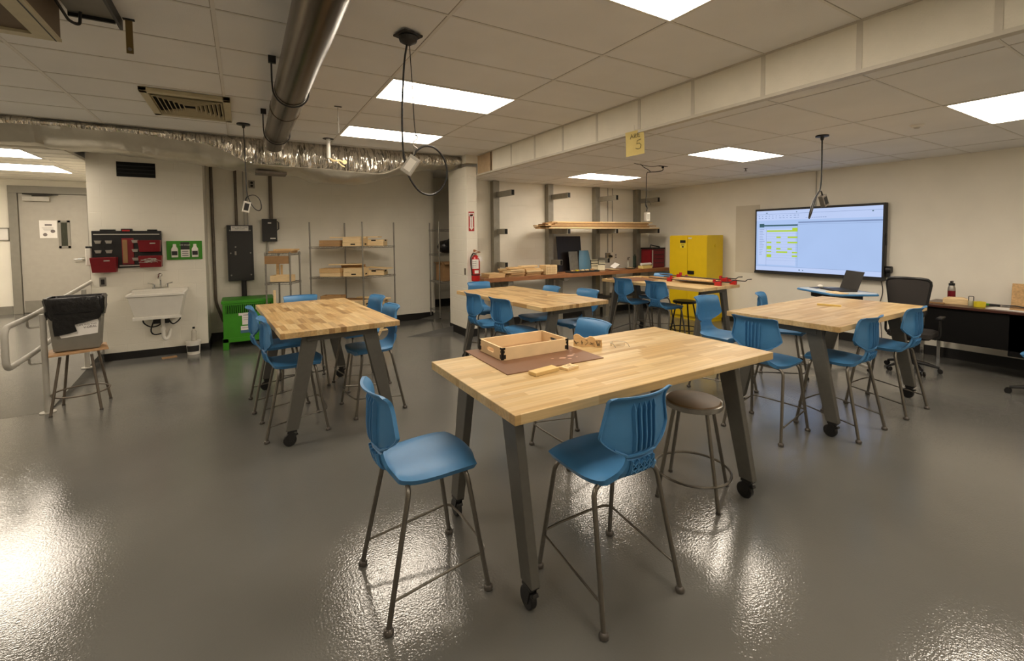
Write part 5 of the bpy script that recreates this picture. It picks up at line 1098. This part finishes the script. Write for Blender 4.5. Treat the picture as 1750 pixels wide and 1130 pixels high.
# black mesh office chair
def star_base(t, cx=0, cy=0, a0=0.3):
    for k in range(5):
        a = a0+k*2*pi/5; c_, s_ = cos(a), sin(a)
        lg = build('base_arm', MB().tube([(cx, cy, .12), (cx+c_*.16, cy+s_*.16, .10), (cx+c_*.30, cy+s_*.30, .065)], [.026, .022, .014], 8), M['dark'], t, smooth=True)
        build('castor_wheel', MB().disc((cx+c_*.31-s_*.018, cy+s_*.31+c_*.018, .028), (-s_, c_, 0), .028, .014, 12).disc((cx+c_*.31+s_*.018, cy+s_*.31-c_*.018, .028), (-s_, c_, 0), .028, .014, 12), M['dark'], lg)
    build('gas_lift', MB().cyl(cx, cy, .10, .42, .025, 12), M['dark'], t)
t = thing('office_chair', 'black mesh office chair between the right table and the desk', 'office chair', (6.90, 2.17, 0), radians(-84)); t.scale = (.84, .84, .98)
star_base(t); m = MB(); m.rings([[(x*s_, y*s_+.02, z) for x, y in ((-.24,-.2),(-.2,-.24),(.2,-.24),(.24,-.2),(.25,.18),(.2,.24),(-.2,.24),(-.25,.18))] for z, s_ in ((.42,.9),(.44,1),(.49,1),(.505,.9))]); build('seat', m, M['mesh'], t, smooth=True)
prf = [(-.15,.70),(-.185,.74),(-.20,.85),(-.223,1.0),(-.236,1.08),(-.232,1.115),(-.205,1.143),(-.14,1.154),(0,1.157),(.14,1.154),(.205,1.143),(.232,1.115),(.236,1.08),(.223,1.0),(.20,.85),(.185,.74),(.15,.70),(0,.695)]
back = [(x, -.22-.09*(1-(x/.26)**2)-.04*(z-.7), z) for x, z in prf]
build('back_frame', MB().tube(back, .018, 8, closed=True), M['dark'], t, smooth=True)
m = MB(); n = 10
rowsb = []
for z in (.70,.76,.85,.93,1.0,1.07,1.12,1.15):
    w_ = ip([(.70,.16),(.74,.185),(.85,.20),(1.0,.222),(1.08,.232),(1.12,.222),(1.15,.14)], z) if True else 0
    rowsb.append([((-1+2*k/n)*w_, -.22-.09*(1-((-1+2*k/n)*w_/.26)**2)-.04*(z-.7), z) for k in range(n+1)]+[((-1+2*k/n)*w_, -.228-.09*(1-((-1+2*k/n)*w_/.26)**2)-.04*(z-.7), z) for k in range(n, -1, -1)])
m.rings(rowsb); build('backrest_mesh', m, M['mesh'], t, smooth=True)
build('back_support', MB().tube([(0,-.05,.40),(0,-.28,.42),(0,-.335,.60),(0,-.33,.80)], .022, 8, bend=.08), M['dark'], t, smooth=True)
for sx in (-1, 1):
    ar = build('armrest', MB().tube([(sx*.24,0,.42),(sx*.30,0,.46),(sx*.30,0,.66)], .016, 8, bend=.03), M['dark'], t, smooth=True); build('arm_pad', MB().cbox(sx*.30, .0, .68, .07, .24, .03), M['dark'], ar, bev=.01)
# blue rolling chair at the right edge
t = thing('rolling_chair', 'blue rolling chair cut off by the right edge of the photo', 'office chair', (6.78, 1.02, 0), radians(90))
star_base(t, a0=.12)
o1 = build('seat', SEAT_MB, M['blue'], t, smooth=True); o1.location.z = -.15; o2 = build('backrest', BACK_MB, M['blue'], t, smooth=True); o2.location.z = -.15; build('seat_plate', MB().cbox(0, 0, .44, .2, .2, .03), M['dark'], t)

# ================================================================ RAIL, TRASH STOOL
t = thing('handrail', 'grey pipe handrail with looped end beside the ramp', 'railing', (0, 0, 0))
def zr_at(y): return max(0, min(.39, .39*(y-6.0)/4.6))
X = -1.77
m = MB(); top = [(X, 5.50, .91), (X, 6.1, .93), (X, 10.6, 1.30)]; lo = [(X, 5.50, .55), (X, 6.1, .57), (X, 10.6, .94)]
m.tube([top[2], top[1], top[0], lo[0], lo[1], lo[2]], .024, 12, bend=.09); build('rail', m, M['lgrey'], t, smooth=True)
for y in (5.98, 7.3, 8.9, 10.4):
    p = build('post', MB().cyl(-1.662, y, zr_at(y)-.001 if y > 6 else 0, zr_at(y)+.955, .024, 14), M['lgrey'], t, smooth=True); build('flange', MB().cyl(-1.662, y, zr_at(y), zr_at(y)+.008, .06, 18), M['lgrey'], p)
    for dz in (.84, .49): build('bracket', MB().tube([(-1.662, y, zr_at(y)+dz), (X, y, zr_at(y)+dz-.01), (X, y, zr_at(y)+dz+.075)], .009, 8, bend=.03), M['lgrey'], p, smooth=True)
t = make_stool('metal stool with a plywood seat carrying the bin, beside the handrail', (-1.415, 5.98, 0), radians(45), .575, .16, .255, M['ply'], ring_r=.212, ring_z=.17, metal=M['conduit'], round_seat=False)
build('seat_board', MB().cbox(.0, -.01, .583, .42, .34, .018, radians(14), 0, radians(-1)), mat('worn_plywood', (176, 138, 98), rough=.6, var=.12), t, bev=.003)
t = thing('waste_bin', 'grey bin with black liner and handwritten paper standing on the plywood stool', 'waste bin', (-1.415, 5.97, .598), radians(6))
m = MB(); m.rings([ring(-.155, .155, -.10, .10, 0), ring(-.165, .165, -.105, .105, .01), ring(-.20, .20, -.135, .135, .50), ring(-.193, .193, -.128, .128, .50), ring(-.155, .155, -.095, .095, .02)]); build('bin_body', m, M['grey'], t, bev=.008)
m = MB(); rs = []; r3 = random.Random(9); N = 48
def rrect(k, a, b_):
    q = 2*pi*k/N; c_, s_ = cos(q), sin(q); e = .2
    return (a*math.copysign(abs(c_)**e, c_), b_*math.copysign(abs(s_)**e, s_))
low = [.33+.025*sin(k*.9)+r3.uniform(-.008, .008) for k in range(N)]
for k in range(N):
    x, y = rrect(k, 1, 1)
for j, (zf_, g) in enumerate(((0, .012), (.3, .020), (.6, .015), (.9, .018), (1, .010), (1, -.012), (.75, -.02))):
    r = []
    for k in range(N):
        z = low[k]+(.515-low[k])*zf_; s_ = z/.50; a, b_ = .165+.035*s_+g, .105+.030*s_+g
        x, y = rrect(k, a+.004*sin(k*1.7+j*2), b_+.004*sin(k*2.3+j)); r.append((x, y, z))
    rs.append(r)
m.rings(rs, cap=False); build('liner', m, M['bag'], t, smooth=True)
def on_bin(pts, off):     # polygon lying on the sloping front of the bin
    P = [(x, -(.105+.030*z/.5)-off, z) for x, z in pts]; n = len(P)
    return MB().add(P+[(x, y+.002, z) for x, y, z in P], [tuple(range(n)), tuple(range(2*n-1, n-1, -1))]+[(i, n+i, n+(i+1) % n, (i+1) % n) for i in range(n)])
pp = build('paper_sign', on_bin([(-.104,.13),(.155,.150),(.166,.268),(.145,.33),(-.03,.34),(-.12,.17)], .004), M['paper'], t)
build('liner_flap', on_bin([(-.15,.36),(-.155,.25),(-.145,.155),(-.04,.172),(.012,.187),(-.002,.24),(-.008,.36)], .022), M['bag'], t)
build('liner_fold', on_bin([(-.01,.36),(-.012,.252),(.06,.266),(.128,.285),(.175,.295),(.18,.36)], .022), M['bag'], t)
text_part('handwriting', 'ON RANGE\n     V ORAL', .028, M['faint'], pp, (.082, -.1245, .232), (pi/2-radians(3.5), radians(-5), 0))
